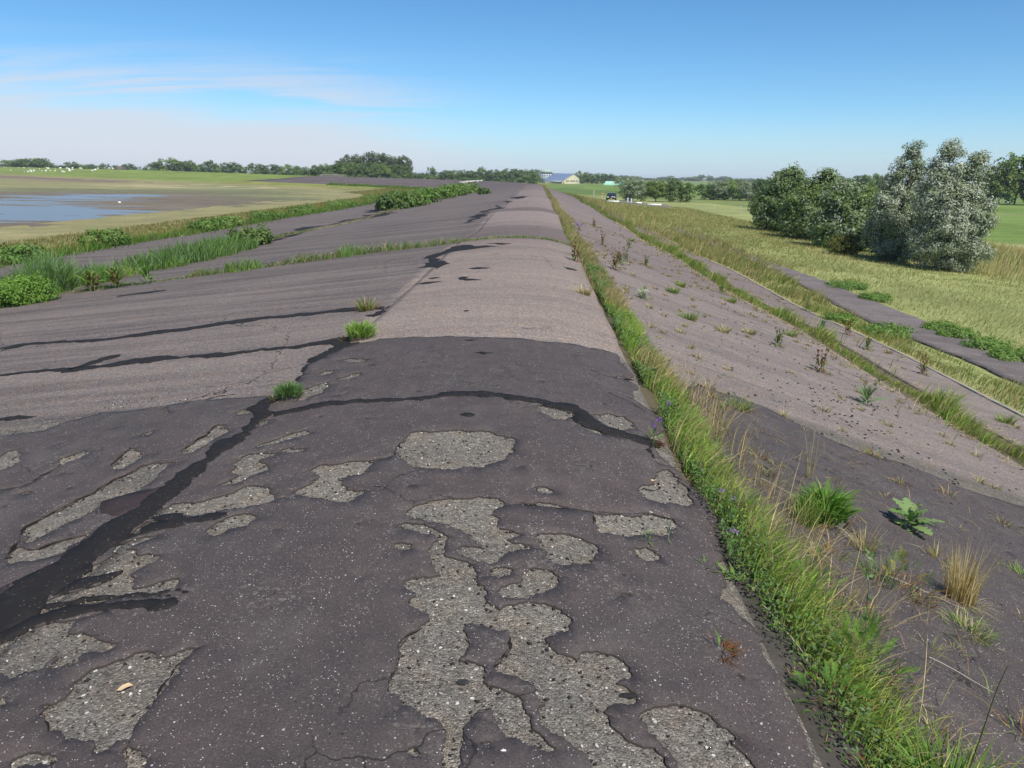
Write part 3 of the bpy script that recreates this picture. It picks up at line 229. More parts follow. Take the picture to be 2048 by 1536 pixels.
def leafy(name, rough=.6, trans=.35, tint=1.0):
    m, t, o = newmat(name); col = attr(t, 'Col').outputs['Color']; oi = N(t, 'ShaderNodeObjectInfo')
    c = mixc(t, 1., col, ramp(t, oi.outputs['Random'], [(0, tuple(k * tint for k in (.84, .88, .86))), (1, tuple(k * tint for k in (1.12, 1.08, 1.06)))]), 'MULTIPLY')
    p = N(t, 'ShaderNodeBsdfPrincipled'); p.inputs['Roughness'].default_value = rough; p.inputs['Specular IOR Level'].default_value = .25; L(t, c, p.inputs['Base Color'])
    tr = N(t, 'ShaderNodeBsdfTranslucent'); L(t, mixc(t, 1., c, (1.15, 1.25, .6), 'MULTIPLY'), tr.inputs[0]); mx = N(t, 'ShaderNodeMixShader'); mx.inputs[0].default_value = trans
    L(t, p.outputs[0], mx.inputs[1]); L(t, tr.outputs[0], mx.inputs[2]); L(t, mx.outputs[0], o.inputs[0]); return m
M_leaf = leafy('foliage'); M_silver = leafy('silver_foliage', .55, .10); M_grass = leafy('grass_blades', .65, .3)
M_bark = plain('bark', (.10, .085, .065), .9, .1, .4, 6)
def soil_mat():
    m, t, o = newmat('ground_cover'); col = attr(t, 'Col').outputs['Color']; pos = N(t, 'ShaderNodeNewGeometry').outputs['Position']
    a = noise(t, pos, .25, 6, .65); b = noise(t, pos, 4, 5, .7); c_ = noise(t, mapping(t, pos, (.03, .12, 1)), 1, 5, .6)
    c = mixc(t, 1., col, ramp(t, a, [(.3, (.80, .86, .8)), (.7, (1.22, 1.14, 1.1))]), 'MULTIPLY'); c = mixc(t, 1., c, ramp(t, b, [(.25, .66), (.75, 1.34)]), 'MULTIPLY')
    c = mixc(t, 1., c, ramp(t, c_, [(.35, .86), (.65, 1.14)]), 'MULTIPLY'); princ(t, o, c, .95, .1, b, .6, .05); return m
M_soil = soil_mat()
# ------------------------------------------------------------------ ground, bay, dike
def field_col(x, y):
    """crop and meadow colours of the polder, in strips that run away from the dike"""
    k = hsh(np.floor((x + .35 * y) / 75), np.floor((y - .2 * x) / 130), 3)
    g1 = np.array([.120, .178, .045]); g2 = np.array([.145, .178, .060]); g3 = np.array([.095, .145, .040]); g4 = np.array([.17, .19, .08])
    c = np.where((k < .45)[:, None], g1, np.where((k < .7)[:, None], g2, np.where((k < .9)[:, None], g3, g4)))
    far = np.clip((np.hypot(x, y) - 900) / 2500, 0, 1)[:, None]; c = c * (1 - far) + np.array([.085, .125, .055]) * far
    b = fbm(x / 26., y / 60., 5)                                     # reed and sedge bands along the ditch at the dike's foot
    reed = np.clip((b - .50) * 8, 0, 1) * np.clip((64 - x) / 16, 0, 1) * np.clip((x - 18) / 8, 0, 1) * np.clip((140 - y) / 30, 0, 1)
    c = c * (1 - reed[:, None]) + np.array([.36, .31, .19]) * reed[:, None]
    w = fbm(x / 9., y / 30., 9); return c * (.72 + .56 * w)[:, None]
def axis(vals): return np.unique(np.concatenate([np.arange(a, b, st) for a, b, st in vals]))
gx = axis([(-9000, -600, 600), (-600, 10, 30), (10, 120, 2.5), (120, 420, 10), (420, 1200, 40), (1200, 9001, 400)]); gy = axis([(-3000, -20, 300), (-20, 300, 4), (300, 800, 15), (800, 2400, 60), (2400, 12001, 600)])
X, Y = np.meshgrid(gx, gy); x, y = X.ravel(), Y.ravel()
ground = mk('ground', np.stack([x, y, np.full(len(x), -.10)], 1), grid_faces(len(gy), len(gx)), mat=M_soil, col=field_col(x, y)); tag(ground, 'flat green polder fields reaching to the horizon', kind='structure')
us_ = np.concatenate([np.arange(-46, -20, 1), np.arange(-20, -2.5, .5), np.arange(-2.5, 1.5, .1), np.arange(1.5, 14, .35), np.arange(14, 46, 1)])
S2, U2 = np.meshgrid(SS, us_, indexing='ij'); s, u = S2.ravel(), U2.ravel(); V = P3(s, u)
V[:, 2] += (fbm(s * .5, u * .5, 21) - .5) * .22 * np.clip((np.abs(u + 4) - 15.5) / 3, 0, 1)
sea = np.array([.17, .18, .055]); land = np.array([.215, .235, .095]); soil = np.array([.085, .074, .048])
c = np.where((u < 0)[:, None], sea, land) * (.75 + .5 * fbm(u / 3, s / 9, 31))[:, None]
mar = np.clip((-24 - u) / 6, 0, 1)[:, None]; c = c * (1 - mar) + np.array([.205, .190, .098]) * mar
str_ = ((np.abs(u - 1.1) < .35) | (np.abs(u + 11.15) < .35) | (np.abs(u - 6.6) < .6))[:, None]; c = np.where(str_, soil, c); c = np.where(((np.abs(u - 1.1) < .35) & (s < 4.5))[:, None], np.array([.052, .047, .043]), c)
far = np.clip((s - 289 + u * .8) / 6, 0, 1)[:, None] * np.clip((u + 27) / 3, 0, 1)[:, None]; c = c * (1 - far) + np.array([.145, .190, .050]) * (.85 + .3 * fbm(u / 4, s / 25, 33))[:, None] * far
dike = mk('dike', V, grid_faces(len(SS), len(us_)), mat=M_soil, col=c, smooth=True); tag(dike, 'long earth dike bending left round the bay', kind='structure')
# mudflat with shallow water standing in its hollows
def inpoly(px, py, poly):
    r_ = np.zeros(len(px), bool); p = np.asarray(poly, float); q = np.roll(p, -1, 0); bb = (px >= p[:, 0].min()) & (px <= p[:, 0].max()) & (py >= p[:, 1].min()) & (py <= p[:, 1].max()); k = np.nonzero(bb)[0]
    if not len(k): return r_
    a, b = px[k], py[k]; ins = np.zeros(len(k), bool)
    for (x0, y0), (x1, y1) in zip(p, q):
        if y0 == y1: continue
        cnd = ((y0 > b) != (y1 > b)) & (a < (x1 - x0) * (b - y0) / (y1 - y0) + x0); ins ^= cnd
    r_[k] = ins; return r_
def pdist(px, py, poly):
    p = np.asarray(poly, float); q = np.roll(p, -1, 0); d = np.full(len(px), 1e9)
    for a, b in zip(p, q):
        ab = b - a; t_ = np.clip(((px - a[0]) * ab[0] + (py - a[1]) * ab[1]) / (ab @ ab), 0, 1); d = np.minimum(d, np.hypot(px - a[0] - t_ * ab[0], py - a[1] - t_ * ab[1]))
    return d
mx_ = axis([(-1600, -300, 40), (-300, -170, 6), (-170, -20, 1.1)]); my = axis([(-300, 10, 20), (10, 190, .9), (190, 420, 4), (420, 1200, 25)])
X, Y = np.meshgrid(mx_, my); x, y = X.ravel(), Y.ravel(); S_, U_ = su_of(x, y)
sd_ = np.where(inpoly(x, y, WATER), -1, 1) * pdist(x, y, WATER)
rough_ = fbm(x / 16, y / 2.6, 41, 5) - .5; rough2 = fbm(x / 42, y / 15, 45, 3) - .5
zm = .45 + np.clip(sd_ + 3, -14, 60) * .0042 + rough_ * .26 + rough2 * .14 + .012 + np.clip(U_ + 38, 0, 20) * .05
mud = np.array([.130, .110, .088]); alg = np.array([.125, .130, .075]); mar = np.array([.165, .175, .092]); straw = np.array([.40, .34, .21]); yel = np.array([.225, .205, .105])
k1 = np.clip((sd_ - 8 + 26 * rough2) / 16, 0, 1)[:, None]; k2 = np.clip((sd_ - 24 + 50 * rough2) / 22, 0, 1)[:, None]
c = mud * (1 - k1) + alg * k1; band = fbm(x / 60, y / 9, 51, 4)[:, None]; c = c * (1 - k2) + (mar * (1 - np.clip((band - .42) * 7, 0, 1)) + yel * np.clip((band - .42) * 7, 0, 1)) * k2
k3 = (np.clip((fbm(x / 30, y / 7, 57, 3) - .58) * 12, 0, 1) * np.clip((sd_ - 40) / 30, 0, 1) * np.clip((U_ + 75) / 20, 0, 1) * np.clip((y - 90) / 60, 0, 1))[:, None]; c = c * (1 - k3) + straw * k3
k4 = (np.clip((-U_ - 26) / 10, 0, 1) * np.clip((70 + U_) / 25, 0, 1) * np.clip((S_ - 330) / 30, 0, 1))[:, None]; c = c * (1 - k4) + np.array([.15, .115, .09]) * k4
Fq = grid_faces(len(my), len(mx_)); Fq = Fq[(U_[Fq] < -27).all(1)]
mudflat = mk('mudflat', np.stack([x, y, zm], 1), Fq, mat=M_soil, col=c, smooth=True); tag(mudflat, 'brown tidal mudflat and salt marsh inside the bend of the dike', kind='structure')
m, t, o = newmat('shallow_water'); pos = N(t, 'ShaderNodeNewGeometry').outputs['Position']
princ(t, o, (.075, .068, .060), .22, .42, noise(t, mapping(t, pos, (1, 2.0, 1)), 3.0, 4), .2, .03); M_water = m
wx = np.array([-1600, -160, -36.]); wy = np.array([22, 80, 166.]); X, Y = np.meshgrid(wx, wy)
tag(mk('water', np.stack([X.ravel(), Y.ravel(), np.full(9, .45)], 1), grid_faces(3, 3), mat=M_water), 'shallow water left standing on the mudflat', kind='structure')
# ------------------------------------------------------------------ pavement
DZ = .02
def pave_col(u, s):
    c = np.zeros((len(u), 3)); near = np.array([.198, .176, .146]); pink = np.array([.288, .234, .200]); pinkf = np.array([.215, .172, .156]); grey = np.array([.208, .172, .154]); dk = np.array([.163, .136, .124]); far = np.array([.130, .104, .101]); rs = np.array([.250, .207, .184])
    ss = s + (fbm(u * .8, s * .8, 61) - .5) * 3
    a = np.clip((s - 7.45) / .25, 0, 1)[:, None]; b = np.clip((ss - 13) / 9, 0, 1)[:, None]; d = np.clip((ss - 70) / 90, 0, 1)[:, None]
    crest = near * (1 - a) + (pink * (1 - b) + pinkf * b) * a; al = np.clip((s - 5.7) / .25, 0, 1)[:, None]; bl = np.clip((ss - 11) / 6, 0, 1)[:, None]
    left = near * (1 - al) + (grey * (1 - bl) + dk * bl) * al; rgt = near * .85 * (1 - a) + rs * a
    bands = np.interp(s + (fbm(u * .5, s * .3, 63) - .5) * 1.5 - .25 * (u + .5) ** 2, [19.4, 19.8, 26, 28, 34.3, 34.8, 41, 44, 57.5, 58.5, 64, 68, 89, 91, 100, 105, 128, 131, 140, 150], [1, .76, .82, 1.18, 1.25, .70, .80, 1.12, 1.14, .76, .82, 1.1, 1.1, .8, .85, 1.05, 1.05, .85, .9, 1])[:, None]; crest = crest * bands; rb = np.clip((ss - 14) / 12, 0, 1)[:, None]; rgt = rgt * (1 - rb) + pinkf * rb
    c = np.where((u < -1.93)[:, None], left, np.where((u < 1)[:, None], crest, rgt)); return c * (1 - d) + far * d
def pave(name, u0, u1, s0, s1, nu, label=None, mat=M_asph, dz=DZ, jag=.05, colf=pave_col, seed=0, ts0=0., ts1=0., parent=None):
    sv = SS[(SS > s0) & (SS < s1)]; sv = np.concatenate([[s0], sv, [s1]]); w = np.linspace(0, 1, nu)
    e0 = (u0(sv) if callable(u0) else np.full(len(sv), u0)) + (fbm(sv * 1.7, sv * 0, seed + 71) - .5) * 2 * jag; e1 = (u1(sv) if callable(u1) else np.full(len(sv), u1)) + (fbm(sv * 1.7, sv * 0 + 9, seed + 72) - .5) * 2 * jag
    Ug = e0[:, None] * (1 - w) + e1[:, None] * w; Sg = np.repeat(sv[:, None], nu, 1)
    Sg = Sg + np.where(np.arange(len(sv)) == len(sv) - 1, 1, 0)[:, None] * ts1 * Ug
    uu, ss = Ug.ravel(), Sg.ravel(); V = P3(ss, uu, dz); col = colf(uu, ss); n, k = len(sv), nu; F = [grid_faces(n, k)]; nv = len(V); Vs = [V]; Cs = [col]; wt_ = lambda q: np.where(q < -1.94, 1., np.where(q < 1, .5, .6)); UV = [np.stack([uu, ss, wt_(uu)], 1)]
    idx = np.arange(nv).reshape(n, k)
    for line, flip in ((idx[:, 0], 0), (idx[:, -1], 1), (idx[0], 1), (idx[-1], 0)):      # skirts give the sheet a thickness
        lo = V[line] - np.array([0, 0, .09]); b = sum(len(q) for q in Vs) + np.arange(len(line)); Vs.append(lo); Cs.append(col[line] * .6); UV.append(np.stack([uu[line], ss[line], wt_(uu[line])], 1))
        q = np.stack([line[:-1], line[1:], b[1:], b[:-1]], 1); F.append(q[:, ::-1] if flip else q)
    o = mk(name, np.concatenate(Vs), np.concatenate(F), mat=mat, col=np.concatenate(Cs), uv=np.concatenate(UV), smooth=False, parent=parent)
    if label: tag(o, label, kind='structure')
    return o
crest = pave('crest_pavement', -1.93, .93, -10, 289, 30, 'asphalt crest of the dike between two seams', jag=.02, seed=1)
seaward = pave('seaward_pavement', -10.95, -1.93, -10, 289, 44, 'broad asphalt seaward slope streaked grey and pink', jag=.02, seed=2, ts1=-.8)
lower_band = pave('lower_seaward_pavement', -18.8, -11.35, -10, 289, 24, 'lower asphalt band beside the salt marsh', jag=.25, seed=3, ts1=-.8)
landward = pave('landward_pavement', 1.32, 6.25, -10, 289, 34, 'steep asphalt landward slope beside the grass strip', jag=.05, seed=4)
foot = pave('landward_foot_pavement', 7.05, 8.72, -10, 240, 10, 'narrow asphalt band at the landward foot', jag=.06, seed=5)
M_conc = plain('pale_concrete', (.26, .235, .195), .9, .2, .4, 5)
onecol = lambda cc: (lambda u, s: np.tile(np.array(cc), (len(u), 1)) * (.8 + .4 * fbm(u * 2, s * 2, 77))[:, None])
pave('concrete_kerb', 8.78, 8.91, -10, 220, 2, 'pale concrete kerb line along the landward foot', mat=M_conc, dz=.028, jag=.035, colf=onecol((.3, .28, .24)), seed=6)
pave('path', lambda s: 10.9 + np.clip((s - 26) / 14, 0, 1.3), lambda s: 13.4 + .12 * np.sin(s * .35), -10, 74, 8, 'dark asphalt path running below the dike through tall grass', dz=.05, jag=.12, colf=onecol((.185, .158, .150)), seed=8)
pave('road', lambda s: 9.6 + 0 * s, lambda s: 21 + .25 * (s - 130), 140, 166, 10, 'grey asphalt parking place at the end of the lane below the dike', dz=.12, jag=.2, colf=onecol((.20, .19, .18)), seed=9)
# the surface coat: a 12 mm skin with worn-through holes and open cracks
def frac(poly, ml, amp, closed=True):
    p = [np.array(q, float) for q in poly]; n = len(p) if closed else len(p) - 1; out = []
    def sub(a, b, out):
        d = np.hypot(*(b - a))
        if d < ml: out.append(a); return
        mid = (a + b) / 2 + np.array([-(b - a)[1], (b - a)[0]]) * random.uniform(-amp, amp); sub(a, mid, out); sub(mid, b, out)
    for i in range(n): sub(p[i], p[(i + 1) % len(p)], out)
    if not closed: out.append(p[-1])
    return np.array(out)
def sheet(name, outer, holes, dz, base, mat, step=.12, parent=None, wall=M_edge, hz=None):
    """triangulated skin over the dike inside `outer`, without `holes`, with walls down to the pavement"""
    pts = [outer] + holes; lo = outer.min(0); hi = outer.max(0); P = []; E = []; n = 0
    for q in pts:
        P.append(q); k = len(q); i = np.arange(k); E.append(np.stack([i, (i + 1) % k], 1) + n); n += k
    if step:
        gx_, gy_ = np.meshgrid(np.arange(lo[0], hi[0], step), np.arange(lo[1], hi[1], step)); g = np.stack([gx_.ravel(), gy_.ravel()], 1) + rng.uniform(-.02, .02, (gx_.size, 2)); g = g[inpoly(g[:, 0], g[:, 1], outer)]; P.append(g)
    P = np.concatenate(P); E = np.concatenate(E)
    vo, eo, fo, *_ = delaunay_2d_cdt([Vector(q) for q in P.tolist()], E.tolist(), [], 0, 1e-5)
    v2 = np.array([tuple(q) for q in vo]); T = np.array([tuple(q) for q in fo]); cen = v2[T].mean(1); keep = inpoly(cen[:, 0], cen[:, 1], outer)
    for q in holes: keep &= ~inpoly(cen[:, 0], cen[:, 1], q)
    T = T[keep]; a = v2[T]; cr = (a[:, 1, 0] - a[:, 0, 0]) * (a[:, 2, 1] - a[:, 0, 1]) - (a[:, 1, 1] - a[:, 0, 1]) * (a[:, 2, 0] - a[:, 0, 0]); T = np.where((cr < 0)[:, None], T[:, ::-1], T)
    ed = np.concatenate([T[:, [0, 1]], T[:, [1, 2]], T[:, [2, 0]]]); key = np.sort(ed, 1); kk = key[:, 0].astype(np.int64) * 10000000 + key[:, 1]; uq, inv, cnt = np.unique(kk, return_inverse=True, return_counts=True); bd = ed[cnt[inv] == 1]
    z = HU(v2[:, 0], v2[:, 1]); top = np.column_stack([v2, z + (hz(v2) if hz else dz)]); bot = np.column_stack([v2, z + base]); nv = len(v2)
    Q = np.stack([bd[:, 1], bd[:, 0], bd[:, 0] + nv, bd[:, 1] + nv], 1)
    mi = np.concatenate([np.ones(len(Q)), np.zeros(len(T))])
    return mk(name, np.concatenate([top, bot]), Q, T, mats=[mat, wall], mi=mi, parent=parent)
def clip_in(polys, outer):
    return [q for q in polys if inpoly(q[:, 0], q[:, 1], outer).any()]
outL = np.array([(-8, 4.9)] + np.array(COAT_L).reshape(-1, 2).tolist() + [(.915, 6.5), (.925, 5.3), (.93, 4.4), (.945, 3.5), (.94, 2.5), (.93, 1.2), (.93, -4), (-8, -4)])
outR = np.array([(1.335, 7.1)] + np.array(COAT_R).reshape(-1, 2).tolist() + [(6.2, 6.6), (6.2, -4), (1.345, -4), (1.33, -1), (1.36, 1), (1.34, 3), (1.36, 5)])
def rag(outer, lo_x, hi_x):
    q = frac(outer, .02, .14); return q
outL = rag(outL, 0, 0); outR = rag(outR, 0, 0)
HP = [frac(np.array(q).reshape(-1, 2), .012, .21) for q in HOLES]; CP = [frac(np.array(q).reshape(-1, 2), .02, .12) for q in CRACKS]; BP = [frac(np.array(q).reshape(-1, 2), .012, .2) for q in BITUMEN]
# many more small worn spots, scattered as in the photograph
def spot(x, y, r_, e):
    n = 9; a = np.linspace(0, 2 * math.pi, n, endpoint=False); rr = r_ * rng.uniform(.6, 1.2, n); th = rng.uniform(-.4, .4); q = np.stack([np.cos(a) * rr, np.sin(a) * rr * e], 1); return frac(q @ np.array([[math.cos(th), math.sin(th)], [-math.sin(th), math.cos(th)]]) + (x, y), .012, .15)
def free(x, y, ps): return all(np.hypot(q[:, 0] - x, q[:, 1] - y).min() > .12 and not inpoly(np.array([x]), np.array([y]), q)[0] for q in ps)
extra = []
for k in range(150):
    x_, y_ = (rng.uniform(-3.9, .8), rng.uniform(1.6, 7.2)) if k < 90 else (rng.uniform(1.5, 5), rng.uniform(1.2, 6.6))
    if (y_ > 5.4 and x_ < -1.9) or not free(x_, y_, HP + BP): continue
    extra.append(spot(x_, y_, rng.choice([.012, .018, .03]), rng.uniform(.3, .6) if x_ > -2 else rng.uniform(.5, 1.4)))
for x_, y_ in ((-4.6, 3.0), (-5.6, 4.0), (-5.0, 1.6), (-4.4, .2), (-3., -.6), (-1.2, -.3), (-2.1, .4), (.1, .2), (.2, -1.4), (-1.6, -2)): HP.append(spot(x_, y_, rng.uniform(.15, .35), rng.uniform(.6, 1.2)))
coat_l = sheet('surface_coat', outL, clip_in(HP + extra + CP, outL), DZ + .0095, DZ - .004, M_coat, .11, crest)
coat_r = sheet('surface_coat', outR, clip_in(HP + extra + CP, outR), DZ + .0085, DZ - .004, M_coat, .13, landward)
for q in CP: sheet('crack', q, [], DZ + .003, DZ - .01, M_gap, 0, crest)
for q in BP:
    on = inpoly(q[:, 0], q[:, 1], outL).mean() > .5
    sheet('bitumen_seam', q, [], DZ + (.0125 if on else .005), DZ - .004, M_bit, .12, crest, M_bit)
for q in REDP: sheet('bitumen_stain', frac(np.array(q).reshape(-1, 2), .02, .1), [], DZ + .0118, DZ + .005, M_red, .12, crest, M_red)
# loose crumbs lying in the worn patches
oct_ = np.array([(1, 0, 0), (-1, 0, 0), (0, 1, 0), (0, -1, 0), (0, 0, 1), (0, 0, -1)], float); octf = np.array([(0, 2, 4), (2, 1, 4), (1, 3, 4), (3, 0, 4), (2, 0, 5), (1, 2, 5), (3, 1, 5), (0, 3, 5)])
def lumps(P, sz, col, flat=.6, jit=.35):
    n = len(P); v = oct_[None] * (1 + rng.uniform(-jit, jit, (n, 6, 3))); v = v * sz[:, None, None]; v[:, :, 2] *= flat; a = rng.uniform(0, 6.28, n); ca, sa = np.cos(a)[:, None], np.sin(a)[:, None]
    v = np.stack([v[:, :, 0] * ca - v[:, :, 1] * sa * .7, v[:, :, 0] * sa + v[:, :, 1] * ca * .7, v[:, :, 2]], 2) + P[:, None]; T = (octf[None] + 6 * np.arange(n)[:, None, None]).reshape(-1, 3)
    return v.reshape(-1, 3), T, np.repeat(col, 6, 0)
m, t, o = newmat('stone_chips'); princ(t, o, attr(t, 'Col').outputs['Color'], .85, .2); M_chip = m
cand = np.column_stack([rng.uniform(-4.2, .95, 60000), rng.uniform(1.5, 7.4, 60000)]); inh = np.zeros(60000, bool)
for q in HP: inh |= inpoly(cand[:, 0], cand[:, 1], q)
edge_ = np.concatenate([q[rng.integers(0, len(q), max(4, int(len(q) * .35)))] + rng.normal(0, .013, (max(4, int(len(q) * .35)), 2)) for q in HP]); edge_ = edge_[inpoly(edge_[:, 0], edge_[:, 1], outL)]; cand = np.concatenate([cand[inh][:3200], edge_]); k = rng.random(len(cand)); szs = np.where(k < .75, rng.uniform(.0025, .005, len(cand)), rng.uniform(.005, .011, len(cand)))
cc = np.where((rng.random(len(cand)) < np.where(np.arange(len(cand)) < 3200, .45, .9))[:, None], np.array([.022, .02, .02]), np.array([.22, .20, .18]) * rng.uniform(.4, 2.2, (len(cand), 1))); P = np.column_stack([cand, HU(cand[:, 0], cand[:, 1]) + DZ + szs * .3])
v, T, c = lumps(P, szs, cc); tag(mk('gravel', v, None, T, mat=M_chip, col=c), 'loose asphalt grit and chips lying in the worn patches', kind='stuff')
# dark moss cushions dotted over the landward slope
n = 900; mu = np.clip(rng.normal(4.0, 1.15, n), 1.5, 6.1); ms = rng.gamma(2.2, 3.2, n) + 3.2; msz = rng.uniform(.010, .026, n); ok_ = fbm(mu * 1.3, ms * .5, 88) > .42; mu, ms, msz = mu[ok_], ms[ok_], msz[ok_]
v, T, c = lumps(np.column_stack([mu, ms, HU(mu, ms) + DZ + .004]), msz, np.tile([.012, .013, .009], (len(mu), 1)), .45); tag(mk('moss', v, None, T, mat=M_chip, col=c), 'small dark moss cushions dotted over the pale landward asphalt', kind='stuff')
# ------------------------------------------------------------------ vegetation builders
class Acc:
    def __init__(self): self.V, self.Q, self.T, self.C, self.n = [], [], [], [], 0
    def add(self, V, Q=None, T=None, C_=None):
        V = np.asarray(V, float).reshape(-1, 3)
        if Q is not None and len(Q): self.Q.append(np.asarray(Q).reshape(-1, 4) + self.n)
        if T is not None and len(T): self.T.append(np.asarray(T).reshape(-1, 3) + self.n)
        self.V.append(V); c = np.asarray(C_, float); self.C.append(np.tile(c, (len(V), 1)) if c.ndim == 1 else c); self.n += len(V)
    def build(self, name, mat, parent=None, link=True, smooth=False):
        return mk(name, np.concatenate(self.V), np.concatenate(self.Q) if self.Q else None, np.concatenate(self.T) if self.T else None, mat=mat, col=np.concatenate(self.C), parent=parent, link=link, smooth=smooth)
def blades(acc, P, h, lean, ldir, w, col, tip=None, seg=3):
    """curved tapering grass blades; col at the foot, tip at the top"""
    n = len(P); h = np.broadcast_to(h, n); lean = np.broadcast_to(lean, n); ldir = np.broadcast_to(ldir, n); w = np.broadcast_to(w, n)
    ts = np.linspace(0, 1, seg + 1); a = rng.uniform(0, 6.283, n); side = np.stack([np.cos(a), np.sin(a), np.zeros(n)], 1); d = np.stack([np.cos(ldir), np.sin(ldir), np.zeros(n)], 1)
    col = np.broadcast_to(col, (n, 3)); tip = col if tip is None else np.broadcast_to(tip, (n, 3)); Vs, Cs = [], []
    for i, t_ in enumerate(ts):
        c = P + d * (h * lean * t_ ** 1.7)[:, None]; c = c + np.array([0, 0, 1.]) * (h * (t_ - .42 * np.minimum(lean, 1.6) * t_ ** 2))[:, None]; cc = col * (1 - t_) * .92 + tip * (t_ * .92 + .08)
        if i < seg: o = side * (w * .5 * (1 - .75 * t_ ** 1.5))[:, None]; Vs += [c - o, c + o]; Cs += [cc, cc]
        else: Vs.append(c); Cs.append(cc)
    k = 2 * seg + 1; V = np.stack(Vs, 1).reshape(-1, 3); Cc = np.stack(Cs, 1).reshape(-1, 3); b = np.arange(n)[:, None] * k
    Q = np.concatenate([b + np.array([2 * i, 2 * i + 1, 2 * i + 3, 2 * i + 2]) for i in range(seg - 1)]) if seg > 1 else None; T = b + np.array([2 * seg - 2, 2 * seg - 1, 2 * seg]); acc.add(V, Q, T, Cc)
def mixcol(a, b, k): return np.array(a) * (1 - k)[:, None] + np.array(b) * k[:, None]
G = dict(green=(.145, .260, .042), lush=(.120, .240, .040), yel=(.240, .290, .078), olive=(.240, .255, .108), straw=(.52, .43, .24), dry=(.36, .255, .11), blue=(.200, .275, .140), dark=(.055, .110, .024), rust=(.20, .085, .032))
WIND = -.85                                                       # blades are combed down-slope to the right and towards the viewer
def strip(name, label, n, sfun, ufun, hfun, strawf, w, seg=3, cols=('lush', 'yel'), wind=WIND, spread=.7, lean=(.15, .8), tall=0., dz=.0, straw='straw', glow=1.0):
    s_ = sfun(n); u_ = ufun(s_, n); P = P3(s_, u_, dz); k = rng.random(n); patch = fbm(s_ * 1.3, u_ * 1.7, 91); base = mixcol(G[cols[0]], G[cols[1]], np.clip(patch * 1.6 - .3 + (k - .5) * .5, 0, 1)) * rng.uniform(.75, 1.25, n)[:, None]
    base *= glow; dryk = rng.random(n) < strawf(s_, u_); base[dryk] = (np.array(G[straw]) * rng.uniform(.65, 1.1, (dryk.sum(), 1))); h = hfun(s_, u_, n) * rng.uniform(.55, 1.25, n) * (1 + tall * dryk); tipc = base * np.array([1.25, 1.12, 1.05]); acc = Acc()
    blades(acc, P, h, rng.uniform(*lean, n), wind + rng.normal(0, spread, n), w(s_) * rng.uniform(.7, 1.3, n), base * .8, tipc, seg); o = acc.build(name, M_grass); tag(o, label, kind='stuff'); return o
def sdist(a, b, p=1.0): return lambda n: a + (b - a) * rng.random(n) ** p
sf = lambda xs, ys: (lambda s_, u_: np.interp(s_, xs, ys))
stz = sf([0, 4.8, 5.6, 6.6, 7.1, 7.8, 8.4, 10.4, 11.6, 18, 25, 40, 200], [.12, .20, .12, .18, .45, .35, .04, .04, .55, .6, .5, .55, .5])
wnear = lambda s_: np.interp(s_, [1, 4, 12, 40, 200], [.0042, .006, .012, .03, .12])
hs1 = lambda s_, u_, n: np.interp(s_, [1, 4, 6, 8, 10, 14, 20, 60, 200], [.155, .17, .145, .135, .14, .135, .16, .22, .28]) * (.55 + .9 * fbm(s_ * 1.6, s_ * 0 + 3, 96))
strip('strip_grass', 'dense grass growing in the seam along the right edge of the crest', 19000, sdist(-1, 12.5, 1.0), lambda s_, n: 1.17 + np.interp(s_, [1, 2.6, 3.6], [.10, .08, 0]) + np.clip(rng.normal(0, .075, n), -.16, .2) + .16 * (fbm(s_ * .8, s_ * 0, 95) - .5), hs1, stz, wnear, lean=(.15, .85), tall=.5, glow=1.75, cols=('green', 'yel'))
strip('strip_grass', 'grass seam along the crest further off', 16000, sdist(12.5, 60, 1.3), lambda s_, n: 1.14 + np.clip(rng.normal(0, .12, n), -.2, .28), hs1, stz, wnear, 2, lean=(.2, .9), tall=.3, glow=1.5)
strip('strip_grass', 'grass seam along the far crest', 7000, sdist(60, 260), lambda s_, n: 1.12 + np.clip(rng.normal(0, .16, n), -.3, .35), hs1, stz, wnear, 1, lean=(.1, .7), cols=('yel', 'olive'))
w2 = lambda s_: np.interp(s_, [5, 20, 60, 200], [.010, .018, .045, .14]); h2 = lambda s_, u_, n: np.interp(s_, [0, 10, 40, 200], [.26, .30, .38, .5]) * np.clip((fbm(s_ * .9, u_ * 1.2, 97) - .26) * 3.0, .32, 1.6)
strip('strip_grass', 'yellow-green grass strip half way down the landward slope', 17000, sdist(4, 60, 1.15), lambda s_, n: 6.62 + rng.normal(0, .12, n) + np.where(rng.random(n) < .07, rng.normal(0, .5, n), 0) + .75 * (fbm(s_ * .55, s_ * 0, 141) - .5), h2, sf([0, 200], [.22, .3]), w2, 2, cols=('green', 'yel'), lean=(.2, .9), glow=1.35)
strip('strip_grass', 'far part of the landward grass strip', 7000, sdist(60, 240), lambda s_, n: 6.7 + np.clip(rng.normal(0, .35, n), -.7, .8), h2, sf([0, 200], [.25, .3]), w2, 1, cols=('green', 'yel'))
strip('verge_grass', 'green verge between the kerb and the path', 16000, sdist(6, 60, 1.1), lambda s_, n: np.where(s_ < 27, rng.uniform(8.95, 10.6, n), rng.uniform(8.95, 10.6 + np.clip((s_ - 27) / 9, 0, 2.7), n)), lambda s_, u_, n: np.interp(s_, [0, 20, 40, 60], [.22, .26, .42, .5]) * np.clip((fbm(s_ * .8, u_ * .9, 98) - .25) * 3, .2, 1.6), sf([0, 25, 40, 80], [.22, .35, .5, .5]), w2, 2, cols=('green', 'olive'), lean=(.2, .9))
